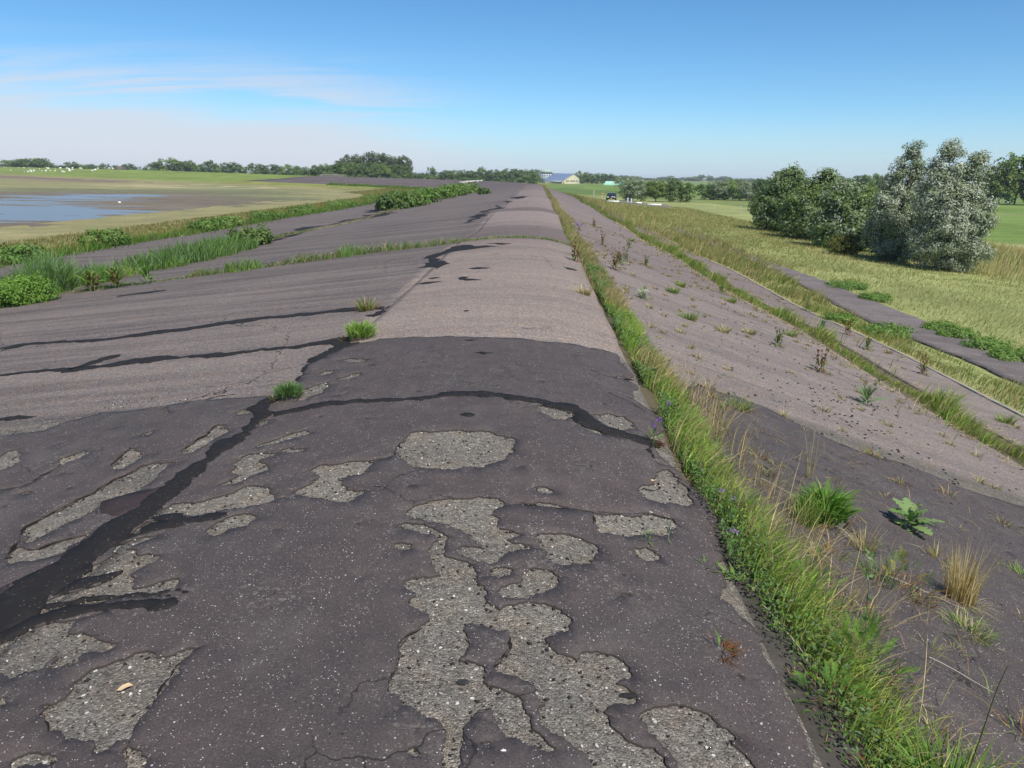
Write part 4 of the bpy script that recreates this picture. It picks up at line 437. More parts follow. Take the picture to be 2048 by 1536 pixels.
strip('verge_grass', 'tall pale grass covering the far end of the path', 12000, sdist(42, 230, 1.3), lambda s_, n: rng.uniform(7.2, 13.8, n), lambda s_, u_, n: np.interp(s_, [40, 100, 230], [.5, .6, .6]), sf([0, 200], [.42, .35]), w2, 1, cols=('olive', 'yel'))
mead = strip('meadow_grass', 'tall flowering meadow grass below the dike', 80000, sdist(8, 150, 1.5), lambda s_, n: 13.5 + 15 * rng.random(n), lambda s_, u_, n: np.interp(s_, [0, 60, 150], [.20, .26, .32]) * (.6 + .8 * fbm(s_ * .15, u_ * .3, 99)), lambda s_, u_:   .24 + .7 * np.clip(fbm(s_ * .12, u_ * .25, 101) - .35, 0, 1), lambda s_: np.interp(s_, [8, 40, 150], [.010, .026, .10]), 1, cols=('olive', 'yel'), spread=1.2, lean=(.2, 1.0))
reed_s = lambda n: 18 + 70 * rng.random(n)
strip('reed', 'pale reeds standing in the ditch beyond the meadow', 16000, reed_s, lambda s_, n: rng.uniform(27.5, 42, n), lambda s_, u_, n: .8, sf([0, 200], [.62, .62]), lambda s_: np.interp(s_, [18, 100], [.02, .07]), 1, cols=('olive', 'yel'), lean=(.05, .45))
strip('dead_stems', 'pale dead stems and thatch on the right side of the seam', 420, lambda n: rng.choice([3.3, 4.1, 5.2, 5.9, 6.6], n) + rng.normal(0, .38, n), lambda s_, n: 1.40 + np.abs(rng.normal(0, .09, n)), lambda s_, u_, n: .36, sf([0, 200], [1, 1]), lambda s_: .0026 + .0004 * s_, 3, lean=(.05, .75))
strip('dead_stems', 'dead stalks and litter lying on the dark landward slope', 520, sdist(2.2, 9, 1.1), lambda s_, n: 1.42 + rng.gamma(1.4, .55, n), lambda s_, u_, n: .10, sf([0, 200], [.8, .8]), lambda s_: .0028 + .0004 * s_, 2, lean=(1.9, 2.5), spread=2.5, dz=.045, straw='dry')
# seaward side: the cross joint, the long joint and the toe of the slope
def joint_s(u_): return np.interp(u_, [-10.7, -6.5, -3.9, -.3, .85], [16.7, 18.1, 19.3, 19.65, 19.3])
n = 4600; ju = np.concatenate([-11 + 9.5 * rng.random(3700) ** 1.3, -1.6 + 2.5 * rng.random(900)]); js = joint_s(ju) + rng.normal(0, .11, n) + .12; P = P3(js, ju, DZ); dens = np.where(ju < -1.7, np.clip((fbm(ju * .9, ju * 0, 103) - .30) * 2.6, .12, 1.0), .26); kdry = rng.random(n) < .3
cb_ = mixcol(G['green'], G['blue'], rng.random(n)); cb_[kdry] = np.array(G['straw']) * .85; acc = Acc(); blades(acc, P, .26 * dens * rng.uniform(.5, 1.4, n), rng.uniform(.2, .9, n), WIND + rng.normal(0, .9, n), .016, cb_ * .85, cb_ * 1.15, 2)
tag(acc.build('joint_grass', M_grass), 'thin grass growing along the joint that crosses the slope', kind='stuff')
strip('joint_grass', 'grass along the long joint of the seaward slope', 12000, sdist(6, 170, 1.4), lambda s_, n: -11.15 + rng.normal(0, .16, n), lambda s_, u_, n: np.interp(s_, [0, 14, 20, 32, 40, 58, 62, 100, 170], [.2, .22, .22, .2, .06, .06, .3, .4, .4]), sf([0, 200], [.25, .3]), lambda s_: np.interp(s_, [6, 60, 170], [.014, .05, .10]), 2, cols=('blue', 'green'), lean=(.2, .8))
strip('toe_grass', 'green weeds and grass along the toe of the seaward slope', 26000, sdist(14, 250, 1.5), lambda s_, n: -19.6 + rng.normal(0, .75, n), lambda s_, u_, n: np.interp(s_, [0, 100, 250], [.30, .42, .5]) * (.45 + 1.1 * fbm(s_ * .35, s_ * 0, 107)), sf([0, 200], [.12, .12]), lambda s_: np.interp(s_, [14, 60, 250], [.02, .06, .16]), 1, cols=('lush', 'green'), lean=(.1, .7))
strip('marsh_grass', 'yellowish salt-marsh grass between the slope and the mud', 30000, sdist(14, 210, 1.5), lambda s_, n: -20.5 - 13 * rng.random(n) ** 1.2, lambda s_, u_, n: .30, sf([0, 200], [.38, .38]), lambda s_: np.interp(s_, [14, 60, 210], [.02, .07, .18]), 1, cols=('olive', 'yel'), lean=(.1, .8), straw='dry')
strip('straw_litter', 'bleached dead grass lying along the edges of the paving', 5200, sdist(5, 60, 1.3), lambda s_, n: rng.choice([8.98, 6.1, 7.15, -10.9], n, p=[.4, .25, .15, .2]) + rng.normal(0, .05, n), lambda s_, u_, n: .10, sf([0, 200], [1, 1]), lambda s_: np.interp(s_, [5, 60], [.012, .04]), 1, lean=(1.5, 2.4), dz=.03, spread=3)
# ------------------------------------------------------------------ leaves, crowns, trunks
def leaves(acc, P, Nn, ln, wd, col, fold=.15):
    """leaf-shaped four-corner faces at P facing Nn"""
    n = len(P); Nn = Nn / np.linalg.norm(Nn, axis=1)[:, None]; a = rng.normal(0, 1, (n, 3)); x = a - (a * Nn).sum(1)[:, None] * Nn; x /= np.linalg.norm(x, axis=1)[:, None]; y = np.cross(Nn, x); ln = np.broadcast_to(ln, n)[:, None]; wd = np.broadcast_to(wd, n)[:, None]
    V = np.stack([P - x * ln * .5, P + y * wd * .5 + Nn * wd * fold, P + x * ln * .5, P - y * wd * .5 + Nn * wd * fold], 1).reshape(-1, 3); acc.add(V, (np.arange(n)[:, None] * 4 + np.arange(4)), None, np.repeat(col, 4, 0))
def crown(acc, lobes, ncl, nleaf, cr, ln, wd, cols, shell=.62, up=.35, seedcol=.3):
    """leaf clumps through the outer part of several ellipsoid lobes; returns clump centres"""
    lb = np.array(lobes, float); wgt = (lb[:, 3] * lb[:, 4] * lb[:, 5]) ** .7; k = rng.choice(len(lb), ncl, p=wgt / wgt.sum()); d = rng.normal(0, 1, (ncl, 3)); d /= np.linalg.norm(d, axis=1)[:, None]; rr = shell + (1.06 - shell) * rng.random(ncl) ** .6
    cen = lb[k, :3] + d * lb[k, 3:] * rr[:, None]; cen = cen[cen[:, 2] > .05]; ncl = len(cen); cm = np.array([lb[:, 0].mean(), lb[:, 1].mean(), lb[:, 2].mean() * .8]); m = ncl * nleaf; ci = np.repeat(np.arange(ncl), nleaf); off = rng.normal(0, 1, (m, 3)); off *= (rng.random(m) ** .4 * cr / np.linalg.norm(off, axis=1))[:, None]; off[:, 2] *= .75
    P = cen[ci] + off; P[:, 2] = np.abs(P[:, 2]); out = P - cm; out /= np.linalg.norm(out, axis=1)[:, None] + 1e-6; loc = off / cr; Nn = out * .5 + loc * .9 + rng.normal(0, .45, (m, 3)) + np.array([0, 0, up]); cols = np.array(cols, float); cc = cols[rng.integers(0, len(cols), ncl)][ci]; cc = cc * (1 - seedcol) + cols[rng.integers(0, len(cols), m)] * seedcol; cc = cc * rng.uniform(.75, 1.25, (m, 1)); leaves(acc, P, Nn, ln * rng.uniform(.7, 1.3, m), wd * rng.uniform(.7, 1.3, m), cc); return cen
def tube(acc, pts, rad, col, k=6):
    pts = np.array(pts, float); n = len(pts); t_ = np.gradient(pts, axis=0); t_ /= np.linalg.norm(t_, axis=1)[:, None] + 1e-9; ref = np.array([.13, 1, .05]) if abs(t_[0, 2]) > .5 else np.array([0, 0, 1.]); a = np.cross(t_, ref); a /= np.linalg.norm(a, axis=1)[:, None] + 1e-9; b = np.cross(t_, a); th = np.arange(k) * 2 * math.pi / k
    V = (pts[:, None] + (a[:, None] * np.cos(th)[None, :, None] + b[:, None] * np.sin(th)[None, :, None]) * np.array(rad)[:, None, None]).reshape(-1, 3); i = np.arange((n - 1) * k); j = i // k * k + (i + 1) % k; acc.add(V, np.stack([i, j, j + k, i + k], 1), None, np.array(col, float))
def woody(acc, cen, h, r0, nb, stems=1, col=(.10, .085, .065)):
    pick = cen[rng.choice(len(cen), min(nb, len(cen)), replace=False)]
    for s_ in range(stems):
        dx, dy = (rng.uniform(-.12, .12, 2) if stems == 1 else rng.uniform(-.3, .3, 2)) * h; top = np.array([dx, dy, h * .72]); z = np.linspace(0, 1, 6); ax = np.stack([top[0] * z ** 1.5 + .02 * h * np.sin(5 * z + s_), top[1] * z ** 1.5, top[2] * z - .15 * (z == 0)], 1); tube(acc, ax, r0 * (1 - .8 * z), col, 7)
        for p in pick[s_::stems]:
            q = ax[min(4, 1 + int(3.5 * min(1, p[2] / (h * .9))))]; p = q + (p - q) * .72; mid = q * .45 + p * .55 + np.array([0, 0, .02 * h]); tube(acc, [q, mid, p], [r0 * .35, r0 * .2, r0 * .06], col, 4)
SIL = [(.290, .325, .245), (.230, .275, .180), (.345, .375, .305), (.140, .185, .095)]; DKG = [(.090, .150, .038), (.072, .125, .034), (.120, .180, .048), (.100, .155, .060)]; MDG = [(.140, .220, .055), (.115, .190, .048), (.175, .245, .068)]; YLG = [(.175, .230, .045), (.135, .195, .040), (.215, .255, .060)]; POP = [(.115, .145, .065), (.140, .165, .090), (.095, .125, .055)]; OLV = [(.120, .125, .028), (.095, .110, .026), (.150, .145, .035)]
def tree_mesh(kind, h, rx, ry, ncl, nleaf, cr, ln, wd, cols, lobes=None, stems=1, skirt=.18, shell=.6):
    """meshes (crown, trunk) of one tree with its foot at the origin"""
    if lobes is None:
        lobes = [(rng.uniform(-.35, .35) * rx, rng.uniform(-.35, .35) * ry, h * z_, rx * rng.uniform(.55, .8), ry * rng.uniform(.55, .8), h * rng.uniform(.18, .26)) for z_ in (skirt + .2, skirt + .3, .55, .68, .8)]; lobes.append((0, 0, h * (.5 + skirt / 2), rx * .9, ry * .9, h * (.5 - skirt / 2) * .95))
    a = Acc(); cen = crown(a, lobes, ncl, nleaf, cr, ln, wd, cols, shell); c = a.build('crown', M_leaf, link=False); b = Acc(); woody(b, cen, h, h * .022, 14, stems); t_ = b.build('trunk', M_bark, link=False); return c.data, t_.data
def put_tree(name, meshes, loc, sc, rz, label, cat='tree', group=None):
    r_ = empty(name, loc, rz, sc); tag(r_, label, cat, group); child('trunk', meshes[1], r_); child('crown', meshes[0], r_); return r_
ORD = 'first second third fourth fifth sixth seventh eighth ninth tenth eleventh twelfth thirteenth fourteenth fifteenth sixteenth seventeenth eighteenth nineteenth twentieth twenty-first twenty-second twenty-third twenty-fourth twenty-fifth twenty-sixth'.split()
# far trees: six kinds, unit height, scaled where they stand
kinds = [[tree_mesh('round', 1, .52, .52, 70, 26, .13, .075, .05, cols, skirt=.06) for _ in range(2)] for cols in (DKG, MDG, DKG)]
pop = [tree_mesh('poplar', 1, .30, .30, 130, 26, .085, .05, .034, POP, [(0, 0, .55, .30, .30, .46), (.08, .05, .8, .18, .18, .2), (-.1, -.04, .66, .2, .2, .22), (.02, 0, .28, .26, .26, .24)], skirt=.05) for _ in range(2)]
silver = [tree_mesh('willow', 1, .55, .5, 200, 30, .10, .052, .026, SIL + DKG[:1], skirt=.02) for _ in range(2)]; bright = [tree_mesh('round', 1, .5, .5, 190, 28, .10, .055, .036, YLG + MDG, skirt=.16) for _ in range(2)]
KM = {0: kinds[0], 1: kinds[1], 2: kinds[2], 3: pop, 4: silver, 5: bright}
ROWS = dict(wood=('dense_tree', '{o} tree from the left in the dark wood at far left', 'trees of the wood at far left'), dike_left=('distant_tree', '{o} low distant tree right of the far-left wood, behind the flock', 'low trees behind the flock'), dike_mid=('distant_tree', '{o} tree from the left above the middle of the green dike', 'trees above the green dike'),
    shelter=('broadleaf_tree', '{o} low green tree from the left in front of the tall poplars', 'low trees below the poplars'), poplar=('poplar_tree', '{o} tall poplar from the left in the clump behind the dark slope', 'tall poplar clump'), lane=('broadleaf_tree', '{o} tree from the left in the row between poplars and farm', 'tree row behind the crest'),
    behind_barn=('distant_tree', '{o} small tree from the left around the grey farm building', 'trees behind the farm'), farm=('dense_tree', '{o} dark tree from the left in the row right of the barn', 'farm shelter belt'), skyline=('distant_tree', '{o} pale hazy tree from the left along the right-hand horizon', 'trees on the skyline'),
    field_edge=('broadleaf_tree', '{o} tree from the left showing above the gap between the willows', 'trees at the field edge'), hedge=('hedge_tree', '{o} tree from the left in the hedge beyond the parking place', 'hedge trees'), grove=('grove_tree', '{o} tall green tree from the left in the grove at the right edge', 'grove at the right edge'))
cnt = {}
for (row_, x_, y_, h_, w_, v_) in TREES:
    i = cnt.get(row_, 0); cnt[row_] = i + 1; nm, lab, grp = ROWS[row_]; spec = {0: 'leafy', 1: 'rounded', 2: 'bushy', 3: 'slender', 4: 'silvery', 5: 'bright'}[v_]; u_ = float(su_of([x_], [y_])[1][0]); z0 = float(np.interp(u_, _tu, _tz) + CAMZ) if 0 < u_ < 40 else -.1
    hh = max(2.5, h_ - z0) * (1.12 if row_ in ('wood', 'dike_left', 'dike_mid') else 1); ms = KM[v_][i % 2]; ww = w_ / ({3: .72}.get(v_, 1.12)) * (1.15 if row_ in ('hedge', 'grove', 'poplar') else 1.4); put_tree(nm, ms, (x_, y_, z0 - .05), (ww, ww, hh * 1.06), rng.uniform(0, 6.28), lab.format(o=ORD[i]), 'tree', grp)
# low leafy vetch and clover under the seam grass
n = 17000; ls = 1 + 15 * rng.random(n) ** 1.3; lu = 1.10 + rng.normal(0, .10, n); ok_ = fbm(ls * 1.1, lu * 3, 131) > .40; ls, lu = ls[ok_], np.clip(lu[ok_] + np.interp(ls[ok_], [1, 2.6, 3.6], [.13, .11, 0]), 1.0, 1.6); n = len(ls); P = P3(ls, lu, 0); P[:, 2] += rng.random(n) ** 1.3 * .14 * np.clip(fbm(ls * 2.2, lu * 4, 133) * 2, .3, 1.3); kc = rng.random(n); cc = np.where((kc < .5)[:, None], np.array([.095, .185, .035]), np.where((kc < .8)[:, None], np.array([.125, .185, .085]), np.array([.175, .215, .045]))) * rng.uniform(.7, 1.25, (n, 1)); acc = Acc(); leaves(acc, P, rng.normal(0, .5, (n, 3)) + (.1, -.25, .9), np.interp(ls, [1, 16], [.020, .055]), np.interp(ls, [1, 16], [.009, .026]), cc)
tag(acc.build('clover', M_leaf), 'low leafy vetch and clover under the grass of the seam', kind='stuff')
# the two willows and the bushes on the right, near enough to show leaves
def near_tree(name, x_, y_, h_, rx, ry, cols, lobes, label, ncl, nl, cat='tree', ln=.24, wd=.085, cr=.62):
    a = Acc(); cen = crown(a, lobes, ncl, nl, cr, ln, wd, cols, .5, .3, .35); b = Acc(); woody(b, cen, h_, h_ * .018, 26, 4); r_ = empty(name, (x_, y_, float(HU(x_, y_)) if x_ < 45 else -.1), 0, (.90, .90, .97) if cat == 'tree' else (1, 1, .96)); tag(r_, label, cat); b.build('trunk', M_bark, r_); a.build('crown', M_silver if name == 'willow_tree' else M_leaf, r_); return r_
near_tree('willow_tree', 25.7, 50.5, 8.0, 2.4, 2.4, SIL, [(0, 0, 2.0, 2.3, 2.2, 1.9), (.9, -.3, 3.4, 1.9, 1.8, 1.7), (-.6, .2, 4.6, 1.5, 1.5, 2.2), (-.5, .1, 6.5, .85, .9, 1.5), (1.2, .2, 5.6, .95, 1., 1.7), (1.5, .1, 6.9, .4, .4, .9), (-.4, .1, 7.7, .4, .4, .75), (1.0, -.4, 1.2, 1.9, 1.6, 1.1)], 'tall silvery willow furthest right, its foliage reaching the ground', 500, 110, ln=.19, wd=.07, cr=.52)
near_tree('willow_tree', 25.0, 55.5, 8.3, 2.2, 2.2, SIL + SIL + DKG[:2], [(0, 0, 2.2, 2.2, 2.0, 2.0), (.3, .1, 4.4, 1.6, 1.6, 2.1), (.5, .2, 6.5, .75, .8, 1.6), (.6, .2, 7.7, .35, .35, .8), (-.6, 0, 6.2, .4, .4, .9), (-.9, -.2, 3.4, 1.5, 1.5, 1.6), (-.4, -.6, 1.2, 1.9, 1.6, 1.1)], 'tall grey-green willow just left of the furthest-right willow', 430, 105, ln=.19, wd=.07, cr=.5)
near_tree('willow_bush', 24.9, 64, 5.9, 2.8, 2.6, SIL[1:] + MDG, [(0, 0, 1.9, 2.7, 2.3, 1.8), (.6, .2, 3.6, 1.9, 1.7, 1.6), (-.8, 0, 4.2, 1.3, 1.3, 1.4), (-.3, -.8, 1.1, 2.4, 1.7, 1.0)], 'broad green willow bush in the middle of the thicket', 420, 54, 'bush', .27, .13, .66)
near_tree('willow_bush', 25.5, 74, 6.7, 2.8, 2.6, MDG + SIL[:2] + DKG, [(0, 0, 2.0, 2.9, 2.4, 1.9), (.3, .2, 4.0, 1.9, 1.7, 1.8), (.6, .1, 5.4, .9, .9, 1.2), (-1., 0, 3.2, 1.6, 1.6, 1.4)], 'green bush with pointed grey tip behind the broad willow bush', 380, 52, 'bush', .30, .14, .72)
near_tree('willow_bush', 26.2, 85, 7.6, 3.0, 2.8, SIL[:2] + MDG + DKG, [(0, 0, 2.2, 3.2, 2.6, 2.1), (.2, .2, 4.4, 2.3, 2.0, 1.9), (.3, .1, 6.0, 1.1, .95, 1.0), (-1.4, 0, 3.0, 1.8, 1.7, 1.5)], 'tall leftmost bush of the thicket with silvery top', 380, 52, 'bush', .34, .16, .82)
near_tree('low_bush', 22.2, 57.0, 1.7, 1.3, 1.1, OLV, [(0, 0, .7, 1.25, 1.0, .75), (.4, .1, 1.0, .8, .7, .6)], 'small yellowish bush at the foot of the willows', 90, 40, 'bush', .16, .08, .3)
# ------------------------------------------------------------------ single plants
def gz(x_, y_, dz=DZ): return float(HU(x_, y_)) + dz
def frond_mesh(L_, pairs, wid, col, cup):
    """feather leaf along +X: a midrib with paired leaflets"""
    a = Acc(); n = pairs; t_ = np.linspace(.12, .97, n); zc = lambda t: cup * (t - t * t * 1.25) * L_; P = []; 
    for k, t0 in enumerate(t_):
        wv = wid * math.sin(math.pi * min(1, .18 + t0 * .82)) ** .8; base = np.array([t0 * L_, 0, zc(t0)])
        for sgn in (-1, 1):
            d = np.array([.55, sgn * .83, .12]); tipp = base + d * wv; sd = np.array([.30, -sgn * .1, 0]) * L_ / n * .9; V = [base - sd * .5, base + d * wv * .5 - sd * .75, tipp, base + d * wv * .5 + sd * .9, base + sd * .5]; a.add(V, None, [(0, 1, 4), (1, 3, 4), (1, 2, 3)], np.array(col) * rng.uniform(.8, 1.2))
    z = np.linspace(0, 1, 5); ax = np.stack([z * L_, z * 0, zc(z)], 1); tube(a, ax, .0022 * (1.3 - z) * L_ / .2, np.array(col) * 1.25, 4); o = a.build('leaf', M_leaf, link=False); return o.data
FR = [frond_mesh(.20, 14, .042, c_, cu) for c_, cu in (((.125, .245, .030), .5), ((.160, .285, .040), .2), ((.085, .180, .028), .9), ((.130, .215, .04), -.1))]
FRG = [frond_mesh(.20, 14, .036, c_, cu) for c_, cu in (((.135, .215, .075), .6), ((.105, .185, .065), .2))]
BASE = {}
def tuft_mesh(n, h, r_, cols, lean=(.2, .9), w=.005, tipk=1.2, wind=None, seg=3):
    a = Acc(); th = rng.uniform(0, 6.283, n); rr = r_ * rng.random(n) ** .6; P = np.stack([np.cos(th) * rr, np.sin(th) * rr, -.01 + 0 * rr], 1); cc = np.array([G[c_] if isinstance(c_, str) else c_ for c_ in cols])[rng.integers(0, len(cols), n)] * rng.uniform(.75, 1.2, (n, 1)); ld = th + rng.normal(0, .5, n) if wind is None else wind + rng.normal(0, .6, n)
    blades(a, P, h * rng.uniform(.5, 1.15, n), rng.uniform(*lean, n), ld, w * rng.uniform(.7, 1.3, n), cc * .8, cc * tipk, seg); return a
def frond_clump(name, x_, y_, n, size, label, cat, meshes=FR, base='rust', h=.22, dz=DZ, group=None, upr=(.25, 1.25)):
    r_ = empty(name, (x_, y_, gz(x_, y_, dz)), rng.uniform(0, 6.28)); tag(r_, label, cat, group)
    if base:
        b = tuft_mesh(int(60 + 200 * size), .07, .28 * size, [base, 'dry', 'dark'], (.5, 1.6), .006).build('dry_base', M_grass, r_); b['kind'] = 'stuff'
    n = int(n * 3.2); lsz = size * .52
    for k in range(n):
        f_ = k / n; th = k * 2.399 + rng.uniform(-.3, .3); rad = .27 * size * (1 - f_ * .75) * math.sqrt(rng.random()); el = upr[0] + (upr[1] - upr[0]) * f_ + rng.uniform(-.15, .15); child('leaf', meshes[k % len(meshes)], r_, (math.cos(th) * rad, math.sin(th) * rad, .01 + h * .62 * f_ * (1 - (rad / (.3 * size)) ** 2 * .6)), (rng.uniform(-.3, .3), -el, th), lsz * rng.uniform(.75, 1.15))
    return r_
def grass_tuft(name, x_, y_, n, h, r_, cols, label, cat='grass tuft', w=.006, lean=(.2, .9), wind=None, base=None, dz=DZ, group=None):
    e = empty(name, (x_, y_, gz(x_, y_, dz))); tag(e, label, cat, group); o = tuft_mesh(n, h, r_, cols, lean, w, 1.2, wind).build('blades', M_grass, e); o['kind'] = 'stuff'
    if base: q = tuft_mesh(n // 3, h * .3, r_ * 1.3, base, (.8, 2.0), w * 1.2).build('dry_base', M_grass, e); q['kind'] = 'stuff'
    return e
def lobed_leaf(L_, W_, col, lob=5, cup=.25):
    t_ = np.linspace(0, 1, lob * 2 + 1); a = Acc(); up_, lo = [], []
    wv = W_ * np.sin(np.pi * (.08 + .9 * t_)) ** .7 * np.where(np.arange(len(t_)) % 2 == 0, .45, 1.0) * (.55 + .6 * t_); z = cup * (t_ - 1.1 * t_ ** 2) * L_; x = t_ * L_; V = [np.stack([x, 0 * x, z - .0], 1), np.stack([x - .05 * L_ * (np.arange(len(t_)) % 2), wv, z + .12 * wv], 1), np.stack([x - .05 * L_ * (np.arange(len(t_)) % 2), -wv, z + .12 * wv], 1)]; n = len(t_); i = np.arange(n - 1)
    a.add(np.concatenate(V), np.concatenate([np.stack([i, i + 1, i + n + 1, i + n], 1), np.stack([i + 1, i, i + 2 * n, i + 2 * n + 1], 1)]), None, np.array(col)); return a.build('leaf', M_leaf, link=False).data
LOB = [lobed_leaf(.24, .085, (.20, .29, .11)), lobed_leaf(.18, .075, (.15, .25, .07), 4, .5), lobed_leaf(.15, .06, (.22, .30, .12), 4, .1)]; DOCK = [lobed_leaf(.20, .032, (.13, .21, .045), 2, .5), lobed_leaf(.16, .028, (.11, .13, .035), 2, .3), lobed_leaf(.14, .026, (.15, .10, .04), 2, .3)]; THI = [lobed_leaf(.20, .035, (.16, .23, .12), 7, .4), lobed_leaf(.16, .03, (.13, .20, .10), 6, .2)]; LAN = [lobed_leaf(.16, .012, (.12, .22, .04), 1, .5), lobed_leaf(.13, .011, (.15, .26, .055), 1, .2)]
def stem_mesh(h, r_, col, bend=.15):
    a = Acc(); z = np.linspace(0, 1, 6); tube(a, np.stack([bend * h * z ** 2, .02 * h * np.sin(4 * z), z * h], 1), r_ * (1.1 - .7 * z), col, 5); return a.build('stem', M_grass, link=False).data
def rosette(name, x_, y_, n, size, meshes, label, cat, stems=0, sh=.3, scol=(.16, .09, .04), flower=None, dz=DZ, tilt=(.05, .9), base=None, group=None, fr=.012, stem_r=.0035):
    e = empty(name, (x_, y_, gz(x_, y_, dz)), rng.uniform(0, 6.28)); tag(e, label, cat, group)
    for k in range(n):
        f_ = k / max(1, n - 1); th = k * 2.399; child('leaf', meshes[k % len(meshes)], e, (math.cos(th) * .02 * size, math.sin(th) * .02 * size, .012 + f_ * .10 * size), (rng.uniform(-.3, .3), -(tilt[0] + (tilt[1] - tilt[0]) * f_), th), size * rng.uniform(.75, 1.15) * (1 - .35 * f_))
    for k in range(stems):
        m_ = stem_mesh(sh * rng.uniform(.7, 1.15), stem_r, scol, rng.uniform(.05, .35)); s_ = child('stem', m_, e, (rng.uniform(-.05, .05) * size, rng.uniform(-.05, .05) * size, 0), (0, 0, rng.uniform(0, 6.28)))
        if flower:
            a = Acc(); q = 26; tip = np.array(m_.vertices[-1].co); P = tip + rng.normal(0, fr, (q, 3)); leaves(a, P, rng.normal(0, 1, (q, 3)), fr * .9, fr * .7, np.tile(flower, (q, 1)) * rng.uniform(.8, 1.2, (q, 1))); a.build('flower', M_leaf, s_)['kind'] = 'stuff'
        else:
            a = Acc(); q = 22; vv = np.array([v.co for v in m_.vertices]); P = vv[rng.integers(len(vv) // 3, len(vv), q)] + rng.normal(0, .008, (q, 3)); leaves(a, P, rng.normal(0, 1, (q, 3)), (.035 if n or stems > 2 else .014) * size, (.016 if n or stems > 2 else .005) * size, np.tile(scol, (q, 1)) * rng.uniform(.8, 1.6, (q, 1))); a.build('seed_head', M_leaf, s_)['kind'] = 'stuff'
    if base: b = tuft_mesh(120, .06, .14 * size, base, (.6, 1.8), .006).build('dry_base', M_grass, e); b['kind'] = 'stuff'
    return e
def ball(x_, y_, rx, h_, cols, meshes, label, nf=26):
    e = empty('tansy_plant', (x_, y_, gz(x_, y_)), rng.uniform(0, 6.28)); tag(e, label, 'weed'); a = Acc(); n_ = 420; th = rng.uniform(0, 6.283, n_); rr = rx * rng.random(n_) ** .6; P = np.stack([np.cos(th) * rr * .7, np.sin(th) * rr * .7, .02 + h_ * .45 * rng.random(n_) * (1 - rr / rx * .6)], 1); cc = np.array(cols)[rng.integers(0, len(cols), n_)] * rng.uniform(.75, 1.2, (n_, 1)); blades(a, P, h_ * .5 * rng.uniform(.5, 1.1, n_), rng.uniform(.1, 1.1, n_), th + rng.normal(0, .5, n_), .012 * h_ / .3, cc * .8, cc * 1.15, 3); f0 = a.build('foliage', M_leaf, e); f0['kind'] = 'stuff'
    q = tuft_mesh(140, .07, rx * 1.1, ['rust', 'dry', 'dark'], (.5, 1.6), .007).build('dry_base', M_grass, e); q['kind'] = 'stuff'
    for k in range(nf):
        t_ = k * 2.399; rad = rx * .55 * math.sqrt(rng.random()); child('leaf', meshes[k % len(meshes)], e, (math.cos(t_) * rad, math.sin(t_) * rad, h_ * .35 * rng.random()), (rng.uniform(-.3, .3), -rng.uniform(.35, 1.2), t_), h_ / .3 * rng.uniform(.5, .8))
    return e
# near the viewer, right slope
ball(1.82, 4.50, .19, .33, [(.16, .30, .045), (.12, .24, .038), (.20, .33, .06)], FR[:3], 'large ferny green clump with brown base right of the grass strip', 46)
grass_tuft('grass_tuft', 1.66, 4.34, 170, .22, .07, ['yel', 'green'], 'upright yellow-green tuft touching the left of the large ferny clump', w=.005, lean=(.05, .4), base=['dry'])
grass_tuft('grass_tuft', 1.97, 4.22, 90, .20, .06, ['dry', 'straw', 'olive'], 'thin straw tuft at the lower right foot of the large ferny clump', w=.004, lean=(.2, .9))
rosette('sow_thistle', 2.63, 5.02, 18, .95, LOB, 'broad-leaved pale green thistle lying open on the dark slope', 'weed', tilt=(.02, .75), stems=1, sh=.22, scol=(.14, .18, .07))
e_ = frond_clump('tansy_plant', 1.98, 3.80, 9, .75, 'sparse plant with yellowing fronds and rusty mat below the ferny clump', 'weed', meshes=[FR[1], FR[3], frond_mesh(.2, 10, .045, (.30, .27, .03), .9)], h=.30, upr=(.7, 1.35))
grass_tuft('grass_tuft', 1.88, 3.82, 110, .16, .10, ['blue', 'green', 'dark'], 'short grey-green tuft beside the plant with yellowing fronds', w=.004, lean=(.3, 1.1))
grass_tuft('dry_tuft', 2.40, 3.93, 260, .36, .08, ['straw', 'dry', 'straw'], 'tall straw-coloured dead grass tuft on the dark slope', w=.0035, lean=(.02, .35), base=['straw'], cat='dry grass')
grass_tuft('grass_tuft', 2.20, 3.50, 200, .11, .11, ['green', 'yel', 'straw'], 'flat green tuft just below the straw-coloured tuft', w=.004, lean=(.4, 1.3), base=['straw'])
grass_tuft('grass_tuft', 3.30, 4.78, 160, .10, .12, ['green', 'yel'], 'low bright green cushion at the right edge of the picture', w=.005, lean=(.4, 1.4), base=['straw'])
grass_tuft('grass_tuft', 1.84, 3.16, 40, .08, .05, ['yel', 'straw'], 'tiny yellowish tuft beside a bleached stalk on the dark slope', w=.003, lean=(.4, 1.4))
grass_tuft('grass_tuft', 2.06, 5.42, 26, .42, .03, ['straw', 'dry'], 'few thin dead stalks standing above the large ferny clump', w=.0028, lean=(.02, .25), cat='dry grass')
grass_tuft('grass_tuft', 1.95, 7.05, 150, .17, .11, ['yel', 'olive', 'green'], 'yellow-green tuft on the border of dark and pale slope', w=.006, lean=(.3, 1.), base=['dry'])
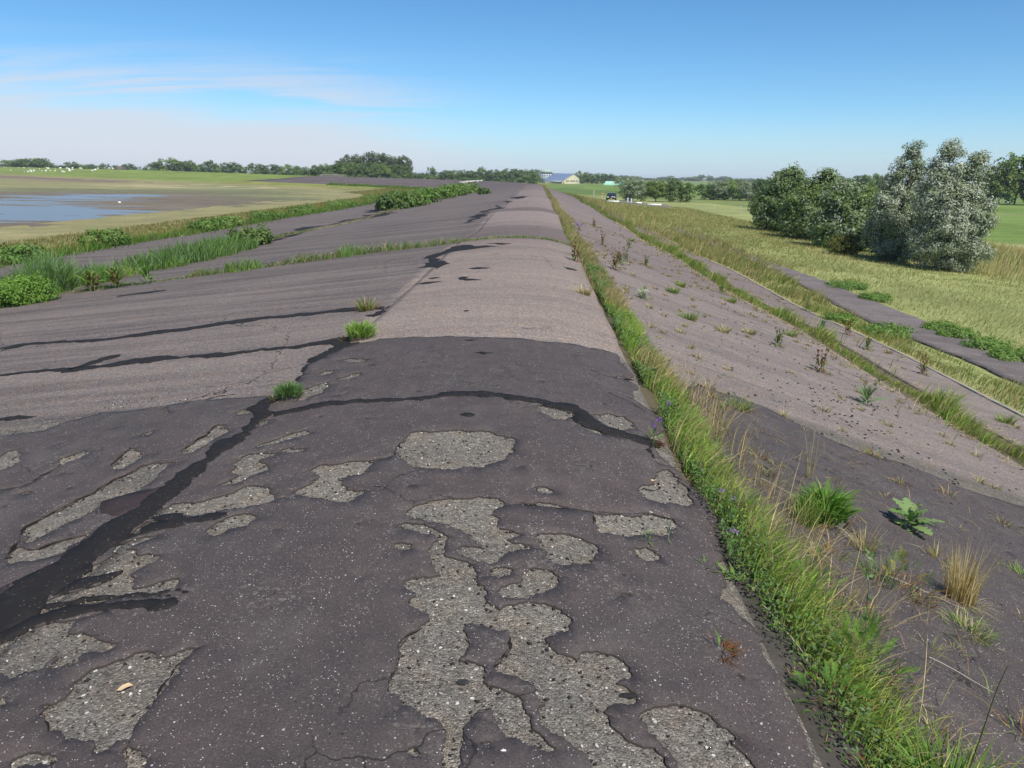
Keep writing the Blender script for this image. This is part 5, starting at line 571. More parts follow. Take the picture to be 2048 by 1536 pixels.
# seam of the crest, near the viewer
frond_clump('tansy_plant', 1.31, 2.72, 22, .8, 'bright ferny plant in the grass seam nearest the viewer', 'weed', base='dark', h=.30, upr=(.35, 1.3))
frond_clump('tansy_plant', 1.26, 3.20, 14, .65, 'ferny plant in the grass seam, second from the viewer', 'weed', base='dark', h=.26, upr=(.35, 1.3))
frond_clump('tansy_plant', 1.38, 3.42, 8, .6, 'pale ferny shoot on the right edge of the grass seam', 'weed', meshes=[FR[1]], base=None, h=.30, upr=(.7, 1.4))
frond_clump('tansy_plant', 1.18, 3.05, 14, .6, 'dark low ferny plant on the left edge of the grass seam', 'weed', meshes=[FR[2]], base='rust', h=.12, upr=(.1, .8))
frond_clump('tansy_plant', 1.12, 2.45, 16, .65, 'dark ferny plant low in the bare gap beside the seam', 'weed', meshes=[FR[2], FR[0]], base='dry', h=.12, upr=(.1, .9))
frond_clump('tansy_plant', 1.22, 4.05, 18, .6, 'blue-green ferny weed hidden in the seam grass', 'weed', meshes=FRG, base=None, h=.2, upr=(.2, 1.1))
for k, (x_, y_, lab) in enumerate(((1.40, 2.18, 'tall slender grass stalk rising from the lower right seam'), (1.62, 2.12, 'tall curved stalk at the lower right corner'), (1.46, 2.95, 'stalk with broad pale leaves rising from the seam'))):
    e_ = rosette('grass_stalk', x_, y_, (0, 0, 7)[k], 1.0, LAN, lab, 'grass stalk', stems=1, sh=(.66, .60, .45)[k], scol=((.20, .22, .07), (.27, .24, .09), (.13, .19, .08))[k], tilt=(.6, 1.3), stem_r=.0028)
grass_tuft('grass_tuft', 1.34, 2.06, 200, .28, .10, ['green', 'yel', 'lush'], 'lush broad-bladed grass clump at the lower right of the seam', w=.009, lean=(.15, .7))
grass_tuft('grass_tuft', 1.13, 2.08, 60, .12, .07, ['rust', 'dry', 'green'], 'small brownish tuft at the coat edge near the bottom', w=.004, lean=(.3, 1.2))
rosette('seedling', .72, 2.56, 6, .42, LAN, 'tiny seedling growing through the dark crest coat', 'weed', tilt=(.5, 1.3), base=['rust'])
rosette('vetch_plant', .82, 4.98, 9, .62, [FRG[0], FR[1]], 'small plant with violet flower at the end of the tar band', 'weed', stems=2, sh=.14, scol=(.10, .16, .05), flower=(.26, .12, .50), tilt=(.2, 1.1), base=['rust'])
for k, (x_, y_, lab) in enumerate(((.98, 3.42, 'violet vetch flower at the left edge of the seam, nearest one'), (1.08, 3.90, 'violet vetch flower half hidden in the seam grass'), (1.02, 5.60, 'violet vetch flower far up the seam'), (1.30, 1.98, 'violet flower at the bottom edge of the picture'), (1.28, 24.5, 'violet-blue flowering plant in the far seam'))):
    rosette('vetch_flower', x_, y_, 4, .5, [FRG[1]], lab, 'flower', stems=2 if k < 4 else 5, sh=.17 if k < 4 else .45, scol=(.10, .16, .05), flower=(.30, .15, .52), tilt=(.4, 1.2), fr=.008 if k < 4 else .03)
def creeping(x_, y_, x1, y1, n, label):
    e = empty('creeping_plant', (x_, y_, gz(x_, y_, .03))); tag(e, label, 'weed'); a = Acc(); z = np.linspace(0, 1, 8)[:, None]; p = np.concatenate([z * (x1 - x_), z * (y1 - y_), .01 + .02 * np.sin(6 * z)], 1); tube(a, p, [.004] * 8, (.12, .16, .05), 5); a.build('stem', M_grass, e)
    for k in range(n):
        f_ = k / n; child('leaf', LAN[k % 2], e, (f_ * (x1 - x_), f_ * (y1 - y_), .012), (rng.uniform(-.4, .4), -rng.uniform(.1, .9), k * 2.4), rng.uniform(.35, .6))
creeping(.98, 3.20, .62, 3.38, 70, 'creeping green runner crossing the crest coat from the seam'); rosette('rosette_plant', .56, 3.36, 12, .38, LAN, 'small green rosette beyond the tip of the creeping runner', 'weed', tilt=(.05, .9))
rosette('dead_stalk', .66, 3.42, 2, .3, LAN, 'pale leafless stalk standing at the creeping runner', 'weed', stems=2, sh=.17, scol=(.32, .33, .26), stem_r=.0025)
# left seam of the crest
ball(-1.90, 5.74, .14, .185, [(.125, .215, .070), (.095, .175, .055), (.155, .25, .085)], FRG, 'dark green leafy clump in the tar of the left seam')
ball(-1.84, 8.02, .20, .27, [(.24, .36, .075), (.19, .31, .06), (.29, .40, .10)], FR[:2], 'round bright green clump where the crack meets the left seam')
grass_tuft('grass_tuft', -2.20, 10.1, 150, .22, .12, ['olive', 'green', 'rust'], 'small brown and green tuft on the upper crack', w=.009, lean=(.2, 1.), base=['rust'])
# landward slope
slope = [(2.27, 27.0, 'd', 'red-brown dock with green leaves highest up the landward slope'), (1.71, 17.1, 'd', 'red-brown dock standing closest to the seam beyond the bend of the grass'), (3.30, 23.5, 'y', 'dry grey-green shrubby weed beside the second strip'), (2.60, 13.0, 't', 'yellow-green tuft in the middle of the pale landward slope'), (2.91, 16.5, 't', 'small bright tuft above the yellow-green one on the slope'), (3.17, 12.9, 's', 'small dry weed on the pale slope, left of a similar one'), (3.92, 14.0, 's', 'small dry weed on the pale slope, right of a similar one'), (4.35, 13.7, 'y', 'leafy weed with bare stems on the pale slope'), (4.54, 12.1, 'd', 'dark brown dock at the lower edge of the pale slope'), (4.55, 10.3, 'h', 'grey-green spiny thistle on the pale slope'), (7.25, 19.5, 'h', 'tall grey thistle just below the second grass strip'), (8.12, 20.0, 'd', 'dock near the kerb above the path'), (8.75, 25.0, 'y', 'green weed on the kerb further along the path'), (8.11, 15.9, 'd', 'brown dock on the narrow asphalt band near the kerb'), (.80, 16.0, 'd', 'rust-brown dock at the right edge of the crest'), (.74, 11.6, 's', 'pale dry tuft leaning over the right edge of the crest'), (2.45, 21.5, 'y', 'loose green weed between two docks on the landward slope'), (3.6, 30.5, 'y', 'green weed far up the landward slope'), (2.05, 19.2, 'y', 'green leafy weed just below the dock nearest the seam'), (4.9, 19.5, 't', 'yellow-green tuft low on the slope close to the second strip'), (5.4, 16.2, 't', 'green tuft touching the upper edge of the second strip'), (3.5, 18.8, 't', 'small green tuft between the dry shrub and the pale slope'), (5.5, 23.0, 'y', 'leafy weed at the upper edge of the second strip, farther off'), (2.6, 36.0, 'd', 'small far dock high on the landward slope'), (4.2, 35.0, 't', 'far yellow tuft on the landward slope'), (7.9, 12.6, 't', 'yellow-green tuft on the narrow asphalt band, nearest the viewer'), (7.7, 17.8, 'y', 'leafy weed in the middle of the narrow asphalt band')]
for x_, y_, k, lab in slope:
    if k == 'd': rosette('dock_plant', x_, y_, 11, 1.25, DOCK, lab, 'weed', stems=6, sh=.42, scol=(.16, .065, .03), tilt=(.2, 1.1), base=['rust', 'dry'])
    elif k == 'h': rosette('thistle_plant', x_, y_, 20, 1.35, THI, lab, 'thistle', stems=1, sh=.35, scol=(.12, .15, .07), tilt=(.1, 1.3))
    elif k == 't': grass_tuft('grass_tuft', x_, y_, 130, .20, .13, ['yel', 'green', 'olive'], lab, w=.011, lean=(.3, 1.), base=['dry'])
    elif k == 's': grass_tuft('dry_tuft', x_, y_, 90, .19, .10, ['dry', 'straw', 'olive'], lab, 'dry grass', w=.009, lean=(.3, 1.1))
    else: rosette('leafy_weed', x_, y_, 16, 1.2, DOCK[:2] + LAN, lab, 'weed', stems=5, sh=.36, scol=(.13, .13, .05), tilt=(.2, 1.2), base=['olive'])
rosette('daisy_plant', 1.9, 13.7, 14, 1.3, LAN, 'white-flowering weed spreading on the landward slope', 'weed', stems=22, sh=.12, scol=(.10, .15, .05), flower=(.62, .60, .55), fr=.018, tilt=(.2, 1.1), base=['green', 'olive'])
for k, (uu, ss) in enumerate(zip(np.concatenate([rng.uniform(1.5, 6.1, 190), 6.1 - rng.gamma(1.2, .35, 90), 1.45 + rng.gamma(1.2, .25, 60), rng.uniform(7.1, 8.7, 70)]), 2.4 + 40 * rng.random(410) ** 1.3)):          # scattered tiny tufts
    if k == 0: acc = Acc()
    n_ = 26; th = rng.uniform(0, 6.28, n_); P = np.stack([uu + .06 * np.cos(th) * rng.random(n_), ss + .08 * np.sin(th) * rng.random(n_), 0 * th], 1); P[:, 2] = HU(P[:, 0], P[:, 1]) + DZ; cc = np.array([G['yel'], G['dry'], G['straw'], G['rust']])[rng.integers(0, 4, n_)]; blades(acc, P, .10 * rng.uniform(.3, 1.3) * rng.uniform(.4, 1.2, n_), rng.uniform(.4, 1.5, n_), th, .005 + ss * .0004, cc * .8, cc, 2)
tag(acc.build('ground_cover', M_grass), 'tiny dry tufts and stonecrop dotted over the landward asphalt', kind='stuff')
# leafy cushions along the path and the kerb
def leaf_bush(name, x_, y_, rx, h_, cols, label, ln=.07, wd=.045, n=60, nl=26, cat='bush', dz=0.):
    a = Acc(); crown(a, [(0, 0, h_ * .45, rx, rx * .9, h_ * .55), (rx * .4, .1 * rx, h_ * .55, rx * .6, rx * .6, h_ * .5), (-rx * .4, -.1 * rx, h_ * .4, rx * .6, rx * .6, h_ * .45)], n, nl, rx * .28, ln, wd, cols, .55, .5); e = empty(name, (x_, y_, gz(x_, y_, dz))); tag(e, label, cat); c_ = a.build('foliage', M_leaf, e); b = Acc()
    for k in range(6): th = k * 1.05; tube(b, [(0, 0, -.05), (math.cos(th) * rx * .3, math.sin(th) * rx * .3, h_ * .35), (math.cos(th) * rx * .6, math.sin(th) * rx * .6, h_ * .7)], [.012, .008, .004], (.10, .08, .04), 4)
    b.build('stem', M_bark, e); return e
LB = [(.150, .255, .055), (.115, .21, .045), (.19, .28, .075)]
for x_, y_, rx, h_, lab in ((13.6, 34.3, .8, .42, 'green leafy cushion at the path edge, farthest of the row'), (13.5, 31.2, .55, .34, 'green leafy cushion at the path edge, second farthest'), (12.95, 24.9, .45, .34, 'green cushion at the path edge, middle of the row'), (12.9, 23.7, .5, .36, 'green cushion at the path edge, just nearer than the middle one'), (12.8, 21.9, .55, .42, 'green cushion at the path edge, second nearest'), (12.6, 20.4, .5, .36, 'green cushion at the path edge, nearest'), (9.9, 21.9, .6, .42, 'leafy green clump on the verge where the path widens'), (9.2, 23.5, .4, .3, 'small leafy clump on the kerb beside the path')): leaf_bush('leafy_cushion', x_, y_, rx * 1.15, h_ * .72, LB, lab, .07, .035, 90, 34)
# seaward slope: tall lyme grass and bushes on the long joint
def reed_clump(x_, y_, n, h_, r_, cols, label, w=.026, lean=(.1, .65), cat='grass clump'):
    n = int(n * 1.2)
    e = empty('tall_grass', (x_, y_, gz(x_, y_, 0))); tag(e, label, cat); th = rng.uniform(0, 6.283, n); rr = r_ * rng.random(n) ** .55; P = np.stack([np.cos(th) * rr, np.sin(th) * rr * 1.2, 0 * rr - .02], 1); c0 = 1.25 * np.array([G.get(c_, c_) for c_ in cols])[rng.integers(0, len(cols), n)] * rng.uniform(.75, 1.2, (n, 1)); a = Acc(); blades(a, P, h_ * rng.uniform(.5, 1.1, n) * (1 - .35 * rr / r_), rng.uniform(*lean, n), WIND + rng.normal(0, .8, n), w * rng.uniform(.7, 1.3, n), c0 * .75, c0 * 1.2, 3); o = a.build('blades', M_grass, e); o['kind'] = 'stuff'; return e
reed_clump(-11.2, 17.4, 1300, 1.3, .55, ['blue', 'green', 'blue'], 'tallest grey-green grass clump on the seaward joint at far left')
reed_clump(-11.6, 15.0, 900, .85, .8, ['blue', 'green'], 'grey-green grass clump cut by the left edge of the picture')
leaf_bush('leafy_bush', -10.75, 15.6, .75, .55, [(.14, .26, .04), (.105, .215, .036), (.18, .285, .055)], 'bright green leafy bush at the left edge below the tall grass', .055, .026, 210, 60)
reed_clump(-10.9, 18.9, 700, .75, .55, ['blue', 'green', 'lush'], 'grass clump right of the tallest one, on the cross joint')
reed_clump(-11.0, 20.4, 380, .45, .6, ['green', 'yel', 'blue'], 'low sparse grass clump between the two big grass masses')
for k, (y_, h_, lab) in enumerate(((22.3, .75, 'dark green grass clump on the long joint, nearest of four'), (24.2, .95, 'dark green grass clump on the long joint, second of four'), (26.2, 1.0, 'dark green grass clump on the long joint, third of four'), (28.2, .9, 'dark green grass clump on the long joint, farthest of four'))): reed_clump(-11.15, y_, 900, h_, .95, ['green', 'blue', 'dark'], lab, .024)
leaf_bush('leafy_bush', -11.1, 30.1, .75, .75, DKG + MDG, 'dark leafy bush at the far end of the grass clumps', .14, .07, 80, 26); rosette('dead_stalk', -11.1, 29.8, 0, 1, LAN, 'tall dry flower stalks in the dark leafy bush', 'weed', stems=7, sh=1.15, scol=(.25, .18, .10), stem_r=.012, dz=0)
for x_, y_, lab in ((-8.75, 17.2, 'fan of pale strap leaves on the cross joint'), (-9.35, 17.0, 'dark leafy weed left of the strap-leaved fan'), (-9.9, 16.95, 'rusty leafy weed at the lower end of the cross joint')): rosette('dock_plant', x_, y_, 22, 2.3, DOCK[:2] if x_ < -9 else LAN + DOCK[:1], lab, 'weed', stems=0 if x_ > -9 else 3, sh=.4, tilt=(.2, 1.2), base=['rust', 'green'] if x_ < -9.5 else ['green'])
reed_clump(-6.9, 18.2, 260, .45, .45, ['green', 'blue', 'yel'], 'green grass clump half way along the cross joint'); reed_clump(-4.6, 19.15, 200, .46, .38, ['blue', 'green'], 'grass clump nearest the crest on the cross joint', .016)
for k, (x_, y_, rx, h_, lab) in enumerate(((-11.5, 62.5, 1.3, 1.25, 'dark rounded bush on the long joint, nearest of the far ones'), (-11.3, 66.5, 1.4, 1.35, 'dark rounded bush on the long joint, second of the far ones'), (-11.2, 71, 1.5, 1.3, 'green bush on the long joint, third of the far ones'), (-11.2, 78, 1.6, 1.3, 'green bush on the long joint, fourth of the far ones'), (-11.0, 88, 1.9, 1.35, 'green bush on the long joint, fifth of the far ones'), (-10.8, 101, 2.2, 1.4, 'green bush on the long joint, sixth of the far ones'), (-10.7, 117, 2.4, 1.4, 'green bush on the long joint, farthest')))  : leaf_bush('leafy_bush', x_, y_, rx, h_, DKG[:1] + LB if k > 1 else DKG + LB[:1], lab, .28, .15, 80, 24)
for k, (x_, y_, rx, h_) in enumerate(((-19.3, 24.5, .9, .55), (-19.4, 28.5, 1.0, .6), (-19.5, 35.0, .9, .8), (-19.6, 46, 1.1, .6), (-19.7, 49.5, 1.0, .6), (-19.8, 57, 1.2, .65), (-19.9, 66, 1.4, .7), (-20.0, 80, 1.6, .8), (-20, 98, 2.0, .9))): leaf_bush('leafy_bush', x_, y_, rx, h_, LB + DKG[:1], ORD[k] + ' leafy bush from the left along the toe of the seaward slope', .16, .08, 60, 24)
for s_, u_, rx, h_, lab in ((238, -11, .8, 1.7, 'small dark bush standing alone on the far dark slope'), (208, -6, 1.2, 1.2, 'low dark bush near the white heap on the far slope'), (92, -6.2, .7, .6, 'rusty green weed clump on the far seaward slope')):
    x_, y_ = place(s_, u_); leaf_bush('dark_bush', float(x_), float(y_), rx, h_, DKG, lab, .3, .18, 60, 22, dz=0); bpy.context.scene.collection.objects
# ------------------------------------------------------------------ small things on the crest
def lump(name, x_, y_, sz, col, label, cat, flat=.45, seed=1):
    n = 3; import bmesh as bm_; b = bm_.new(); bm_.ops.create_icosphere(b, subdivisions=2, radius=1); r2 = random.Random(seed)
    for v in b.verts: k = 1 + .28 * math.sin(5 * v.co.x + seed) * math.cos(4 * v.co.y + 2 * seed) + r2.uniform(-.12, .12); v.co = Vector((v.co.x * sz[0] * k, v.co.y * sz[1] * k, v.co.z * sz[2] * k))
    me = bpy.data.meshes.new(name); b.to_mesh(me); b.free(); me.materials.append(plain(label[:20], col, .85, .2, .3, 60)); o = bpy.data.objects.new(name, me); C.objects.link(o); o.location = (x_, y_, gz(x_, y_, DZ + sz[2] * .5)); tag(o, label, cat); return o
lump('asphalt_flake', -.205, 2.16, (.022, .014, .007), (.03, .028, .028), 'dark asphalt flake lying in the pale worn patch', 'flake'); lump('asphalt_flake', .33, 2.17, (.028, .012, .008), (.02, .018, .018), 'black broken flake at the right rim of the worn patch', 'flake', seed=3)
lump('pebble', .62, 3.73, (.018, .010, .006), (.62, .60, .57), 'white chip on the dark coat near the right crack', 'pebble', seed=4); lump('pebble', .14, 2.46, (.014, .006, .004), (.55, .53, .5), 'thin white chip beside the central worn patch', 'pebble', seed=5); lump('pebble', -.06, 1.86, (.014, .009, .007), (.6, .58, .54), 'pale pebble at the bottom of the central worn patch', 'pebble', seed=6)
def dry_leaf(x_, y_, label):
    V = np.array([(-.024, 0, .004), (-.008, .014, .010), (.012, .016, .013), (.026, .004, .008), (.010, -.012, .016), (-.010, -.013, .008), (0, 0, .006)]); T = [(6, i, (i + 1) % 6) for i in range(6)]; o = mk('dry_leaf', V, None, T, mat=M_chip, col=np.tile([.50, .36, .22], (7, 1))); o.location = (x_, y_, gz(x_, y_, DZ)); o.rotation_euler = (0, 0, .4); tag(o, label, 'leaf')
dry_leaf(-1.30, 2.13, 'small tan dry leaf on the left worn patch'); dry_leaf(.70, 4.2, 'tan dry leaf near the cracked patch by the seam')
def stick(x0, y0, x1, y1, label, r_=.002, col=(.40, .35, .27)):
    a = Acc(); z = np.linspace(0, 1, 6); xx = x0 + (x1 - x0) * z; yy = y0 + (y1 - y0) * z; p = np.stack([xx, yy, HU(xx, yy) + DZ + .022 + .004 * np.sin(5 * z)], 1); tube(a, p, r_ * (1.2 - .6 * z), col, 5); o = a.build('dry_stalk', M_chip); tag(o, label, 'stalk')
stick(1.95, 3.9, 2.36, 3.78, 'bleached dead stalk lying left of the straw tuft'); stick(1.78, 3.05, 2.0, 2.92, 'bleached stalk on the dark slope below the low tufts'); stick(1.02, 3.02, 1.12, 2.62, 'pale dead stem lying along the seam edge', .0022); stick(1.55, 4.95, 1.78, 4.78, 'thin dead stem lying left of the ferny clump', .002)
# ------------------------------------------------------------------ far things: farm, car, fence, flock
def boxm(a, x0, x1, y0, y1, z0, z1, col=(1, 1, 1)):
    V = [(x, y, z) for z in (z0, z1) for y in (y0, y1) for x in (x0, x1)]; a.add(V, [(0, 2, 3, 1), (4, 5, 7, 6), (0, 1, 5, 4), (2, 6, 7, 3), (0, 4, 6, 2), (1, 3, 7, 5)], None, np.array(col, float))
def part(name, parent, mat, *bx):
    a = Acc()
    for b in bx: boxm(a, *b)
    return a.build(name, mat, parent)
M_yel = plain('cream_render', (.55, .51, .36), .8, .2, .08, 2); M_sol = plain('solar_panel_glass', (.17, .22, .33), .4, .4, .12, .6); M_grey = plain('grey_cladding', (.36, .38, .42), .8, .2, .1, 2); M_grn = plain('grey_green_sheet', (.30, .36, .32), .6, .3, .1, 2); M_whi = plain('white_paint', (.75, .74, .70), .6, .3, .05, 3); M_drk = plain('dark_opening', (.02, .02, .022), .5, .3, .1, 3); M_gh = plain('greenhouse_film', (.30, .55, .42), .35, .4, .2, .7); M_wood = plain('weathered_wood', (.34, .31, .26), .9, .1, .25, 6)
# barn: ridge runs away to the left, cream gable towards the viewer
br = empty('barn', (26, 600, -.1), R(31)); tag(br, 'long barn with blue solar roof and cream gable at the foot of the horizon', 'barn')
a = Acc(); w_, l_, he, hr = 9.5, 26, 2.4, 7.2; V = [(-w_, 0, 0), (w_ * .62, 0, 0), (w_ * .62, 0, he + 2.0), (w_ * .05, 0, hr), (-w_, 0, he - .4), (-w_, l_, 0), (w_ * .62, l_, 0), (w_ * .62, l_, he + 2.0), (w_ * .05, l_, hr), (-w_, l_, he - .4)]
a.add(V, [(0, 5, 9, 4), (1, 2, 7, 6)], [(0, 1, 2), (0, 2, 3), (0, 3, 4), (5, 7, 6), (5, 8, 7), (5, 9, 8)], (1, 1, 1)); a.build('wall', M_yel, br)
a = Acc(); k0 = np.array([w_ * .05, -.4, hr + .25]); k1 = np.array([-w_ - .8, -.4, he - .55]); kr = np.array([w_ * .62 + .6, -.4, he + 1.75]); ll = np.array([0, l_ + .8, 0]); dn = np.array([0, 0, .18])
for p, q in ((k0, k1), (kr, k0)): a.add([p, q, q + ll, p + ll, p - dn, q - dn, q + ll - dn, p + ll - dn], [(0, 3, 2, 1), (4, 5, 6, 7), (0, 1, 5, 4), (1, 2, 6, 5), (2, 3, 7, 6), (3, 0, 4, 7)], None, (1, 1, 1))
rf = a.build('roof', M_sol, br)
for i in range(3):
    for j in range(6):
        f0, f1 = .06 + i * .31, .06 + i * .31 + .285; y0 = .4 + j * 4.3; p = k0 + (k1 - k0) * f0 + (0, y0 + .4, .08); q = k0 + (k1 - k0) * f1 + (0, y0 + .4, .08); v = np.array([0, 4.0, 0]); a = Acc(); a.add([p, q, q + v, p + v], [(0, 3, 2, 1)], None, (1, 1, 1)); a.build('solar_panel', M_sol, rf)
for k, xx in enumerate((-6.0, -4.9, -3.9, -2.2, -1.3, -.4, .5, 1.4, 3.0, 4.2)): part('window', br, M_drk, (xx, xx + .6, -.06, .05, 1.5, 2.5))
part('eaves_board', br, M_whi, (-w_ - .9, -w_ - .75, -.4, l_, he - 1.1, he - .5)); part('door', br, M_drk, (-8.6, -8.0, -.05, .05, 0, 1.5))
sh = empty('farm_building', (6.6, 640, -.1), R(8)); tag(sh, 'tall grey farm building with flat green-grey roof left of the barn', 'building'); part('wall', sh, M_grey, (-4.3, 4.3, 0, 9, 0, 8.0)); a = Acc(); a.add([(-5.6, -.8, 8.0), (5.0, -.8, 8.0), (5.0, 10, 8.0), (-5.6, 10, 8.0), (-4.6, 2, 10.3), (3.8, 2, 10.3), (3.8, 8, 10.3), (-4.6, 8, 10.3)], [(0, 1, 5, 4), (1, 2, 6, 5), (2, 3, 7, 6), (3, 0, 4, 7), (4, 5, 6, 7), (0, 3, 2, 1)], None, (1, 1, 1)); a.build('roof', M_grn, sh)
for i in range(4):
    for z0 in (2.0, 5.0): part('window', sh, M_drk, (-3.4 + i * 1.9, -2.7 + i * 1.9, -.05, .04, z0, z0 + 1.2))
gh = empty('greenhouse', (53, 560, -.1), R(-4)); tag(gh, 'low green plastic greenhouse standing in the field right of the farm', 'greenhouse'); a = Acc(); th = np.linspace(0, math.pi, 9); xs = np.linspace(-7.3, 7.3, 7); V = np.array([(x + .55 * -math.cos(0) * 0 + (1.6 * (abs(x) > 7) * -np.sign(x) * math.sin(t_) ** .6), -2.4 * math.cos(t_), 2.6 * math.sin(t_) ** .7) for x in xs for t_ in th]); a.add(V, grid_faces(7, 9), None, (1, 1, 1)); a.build('film', M_gh, gh)
for x in xs[1:-1]: tb = Acc(); tube(tb, [(x, -2.45 * math.cos(t_), 2.66 * math.sin(t_) ** .7) for t_ in th], [.08] * 9, (1, 1, 1), 4); tb.build('hoop', M_whi, gh)
part('gable_wall', gh, M_whi, (-7.2, -7.1, -2.2, 2.2, 0, 1.3))
for x_, y_, lab in ((-212, 505, 'tiny white gabled house right of the middle trees above the green dike'), (-266, 505, 'tiny white gabled house among the low trees behind the flock')):
    hs_ = empty('house', (x_, y_, -.1), R(70), .8); tag(hs_, lab, 'house'); part('wall', hs_, M_whi, (-4, 4, -3, 3, 0, 5.4)); a = Acc(); a.add([(-4.3, -3.3, 5.3), (4.3, -3.3, 5.3), (4.3, 3.3, 5.3), (-4.3, 3.3, 5.3), (-4.3, 0, 8.4), (4.3, 0, 8.4)], [(0, 1, 5, 4), (2, 3, 4, 5), (0, 3, 2, 1)], [(0, 4, 3), (1, 2, 5)], (1, 1, 1)); a.build('roof', plain('dark_tiles', (.10, .075, .065)), hs_)
sd2 = empty('shed', (158, 254, -.1), R(25)); tag(sd2, 'dark open shed under the grove at the right edge', 'shed'); part('roof', sd2, plain('dark_sheet', (.05, .055, .065)), (-4.5, 4.5, -3, 3, 3.0, 3.2)); part('wall', sd2, M_drk, (-4.2, 4.2, 2.6, 2.8, 0, 3.0))
for xx in (-4.1, 0, 4.0): part('post', sd2, M_wood, (xx, xx + .25, -2.7, -2.45, 0, 3.0))
lump('hay_bale', 139, 240, (.9, .7, .7), (.72, .72, .70), 'white wrapped bale lying before the grove at the right edge', 'bale').location = (139, 240, .5)
# car on the parking place
def car(x_, y_, rz, label):
    z_ = gz(x_, y_, .12); e = empty('parked_car', (x_, y_, z_), rz); tag(e, label, 'car'); mb = plain('dark_blue_paint', (.018, .02, .032), .25, .6, .1); mg = plain('car_glass', (.02, .025, .03), .08, .6, .05)
    prof = [(-2.05, .35), (-2.1, .7), (-1.95, .95), (-1.2, 1.0), (-.55, 1.42), (.75, 1.46), (1.65, 1.02), (2.0, .92), (2.05, .45), (1.95, .30), (-1.9, .30)]; a = Acc(); W_ = .86; n = len(prof); V = []
    for sy in (-1, 1):
        for (px_, pz) in prof: V.append((px_, sy * (W_ - (.14 if pz > 1.2 else 0)), pz))
    i = np.arange(n); Q = np.stack([i, (i + 1) % n, (i + 1) % n + n, i + n], 1); T = [(0, k + 1, k) for k in range(1, n - 1)] + [(n, n + k, n + k + 1) for k in range(1, n - 1)]; a.add(V, Q, T, (1, 1, 1)); a.build('body', mb, e)
    a = Acc(); a.add([(-1.16, -.78, 1.02), (-1.16, .78, 1.02), (-.6, .68, 1.40), (-.6, -.68, 1.40)], [(0, 1, 2, 3)], None, (1, 1, 1)); w1 = a.build('windscreen', mg, e); w1.location = (-.02, 0, .02); a = Acc(); a.add([(1.6, -.78, 1.05), (1.6, .78, 1.05), (.8, .68, 1.42), (.8, -.68, 1.42)], [(0, 3, 2, 1)], None, (1, 1, 1)); w2_ = a.build('rear_window', mg, e); w2_.location = (.02, 0, .02)
    for sy in (-1, 1): q = part('side_window', e, mg, (-.75, 1.2, sy * .80 - .02, sy * .80 + .02, 1.03, 1.34)); part('headlight', e, M_whi, (-2.12, -2.02, sy * .62 - .18, sy * .62 + .18, .62, .78)); part('tail_light', e, plain('red_lamp', (.4, .02, .02)), (1.98, 2.07, sy * .62 - .15, sy * .62 + .15, .7, .88))
    for xx in (-1.3, 1.3):
        for sy in (-1, 1):
            a = Acc(); th_ = np.arange(12) * math.pi / 6
            V = [(xx + .32 * math.cos(t_), sy * .86 + o_, .32 + .32 * math.sin(t_)) for o_ in (-.1, .1) for t_ in th_]; k_ = np.arange(12); a.add(V, np.stack([k_, (k_ + 1) % 12, (k_ + 1) % 12 + 12, k_ + 12], 1), [(0, k + 1, k) for k in range(1, 11)] + [(12, 12 + k, 13 + k) for k in range(1, 11)], (1, 1, 1)); wh = a.build('wheel', plain('tyre', (.02, .02, .02)), e); part('rim', wh, M_grey, (xx - .14, xx + .14, sy * .86 + (.1 if sy > 0 else -.12), sy * .86 + (.12 if sy > 0 else -.1), .18, .46))
    part('number_plate', e, plain('yellow_plate', (.6, .45, .05)), (-2.13, -2.1, -.25, .25, .42, .54)); return e
car(14.6, 158, R(82), 'dark parked car on the grey place below the far slope')
def post_at(name, x_, y_, h_, r_, mat, label, cat, group=None):
    a = Acc(); tube(a, [(0, 0, -.2), (0, 0, h_), (0, 0, h_ + .01)], [r_, r_, .001], (1, 1, 1), 6); o = a.build(name, mat); o.location = (x_, y_, max(0, gz(x_, y_, 0) if x_ < 40 else -.1)); tag(o, label, cat, group); return o
sg = empty('warning_sign', (13.2, 164, gz(13.2, 164, .1))); tag(sg, 'small orange sign on a post behind the parked car', 'sign'); part('post', sg, M_whi, (-.04, .04, -.04, .04, 0, 1.1)); part('board', sg, plain('orange_board', (.45, .20, .08)), (-.28, .28, -.06, -.04, .85, 1.2))
for k, (x_, y_, l_, lab) in enumerate(((13.6, 144, 2.2, 'white barrier beam lying in front of the parked car'), (21.5, 147, 2.6, 'white barrier beam right of the parked car'), (19.0, 150, 1.1, 'short white block beside the right barrier beam'))): o = part('barrier_beam', None, M_whi, (-l_ / 2, l_ / 2, -.15, .15, 0, .3)); o.location = (x_, y_, gz(x_, y_, .13)); tag(o, lab, 'barrier')
post_at('bollard', 17.2, 152.5, 1.0, .14, M_grey, 'grey bollard right beside the parked car', 'bollard'); post_at('bollard', 17.8, 151.8, .95, .14, M_grey, 'second grey bollard a step right of the first', 'bollard')
post_at('fence_post', 12.5, 178, 1.6, .08, M_wood, 'single wooden post behind the parking place', 'post'); post_at('fence_post', 30.5, 138, 1.2, .04, M_wood, 'pale post in the green field, left of two', 'post'); post_at('fence_post', 35.0, 138, 1.2, .04, M_wood, 'pale post in the green field, right of two', 'post')
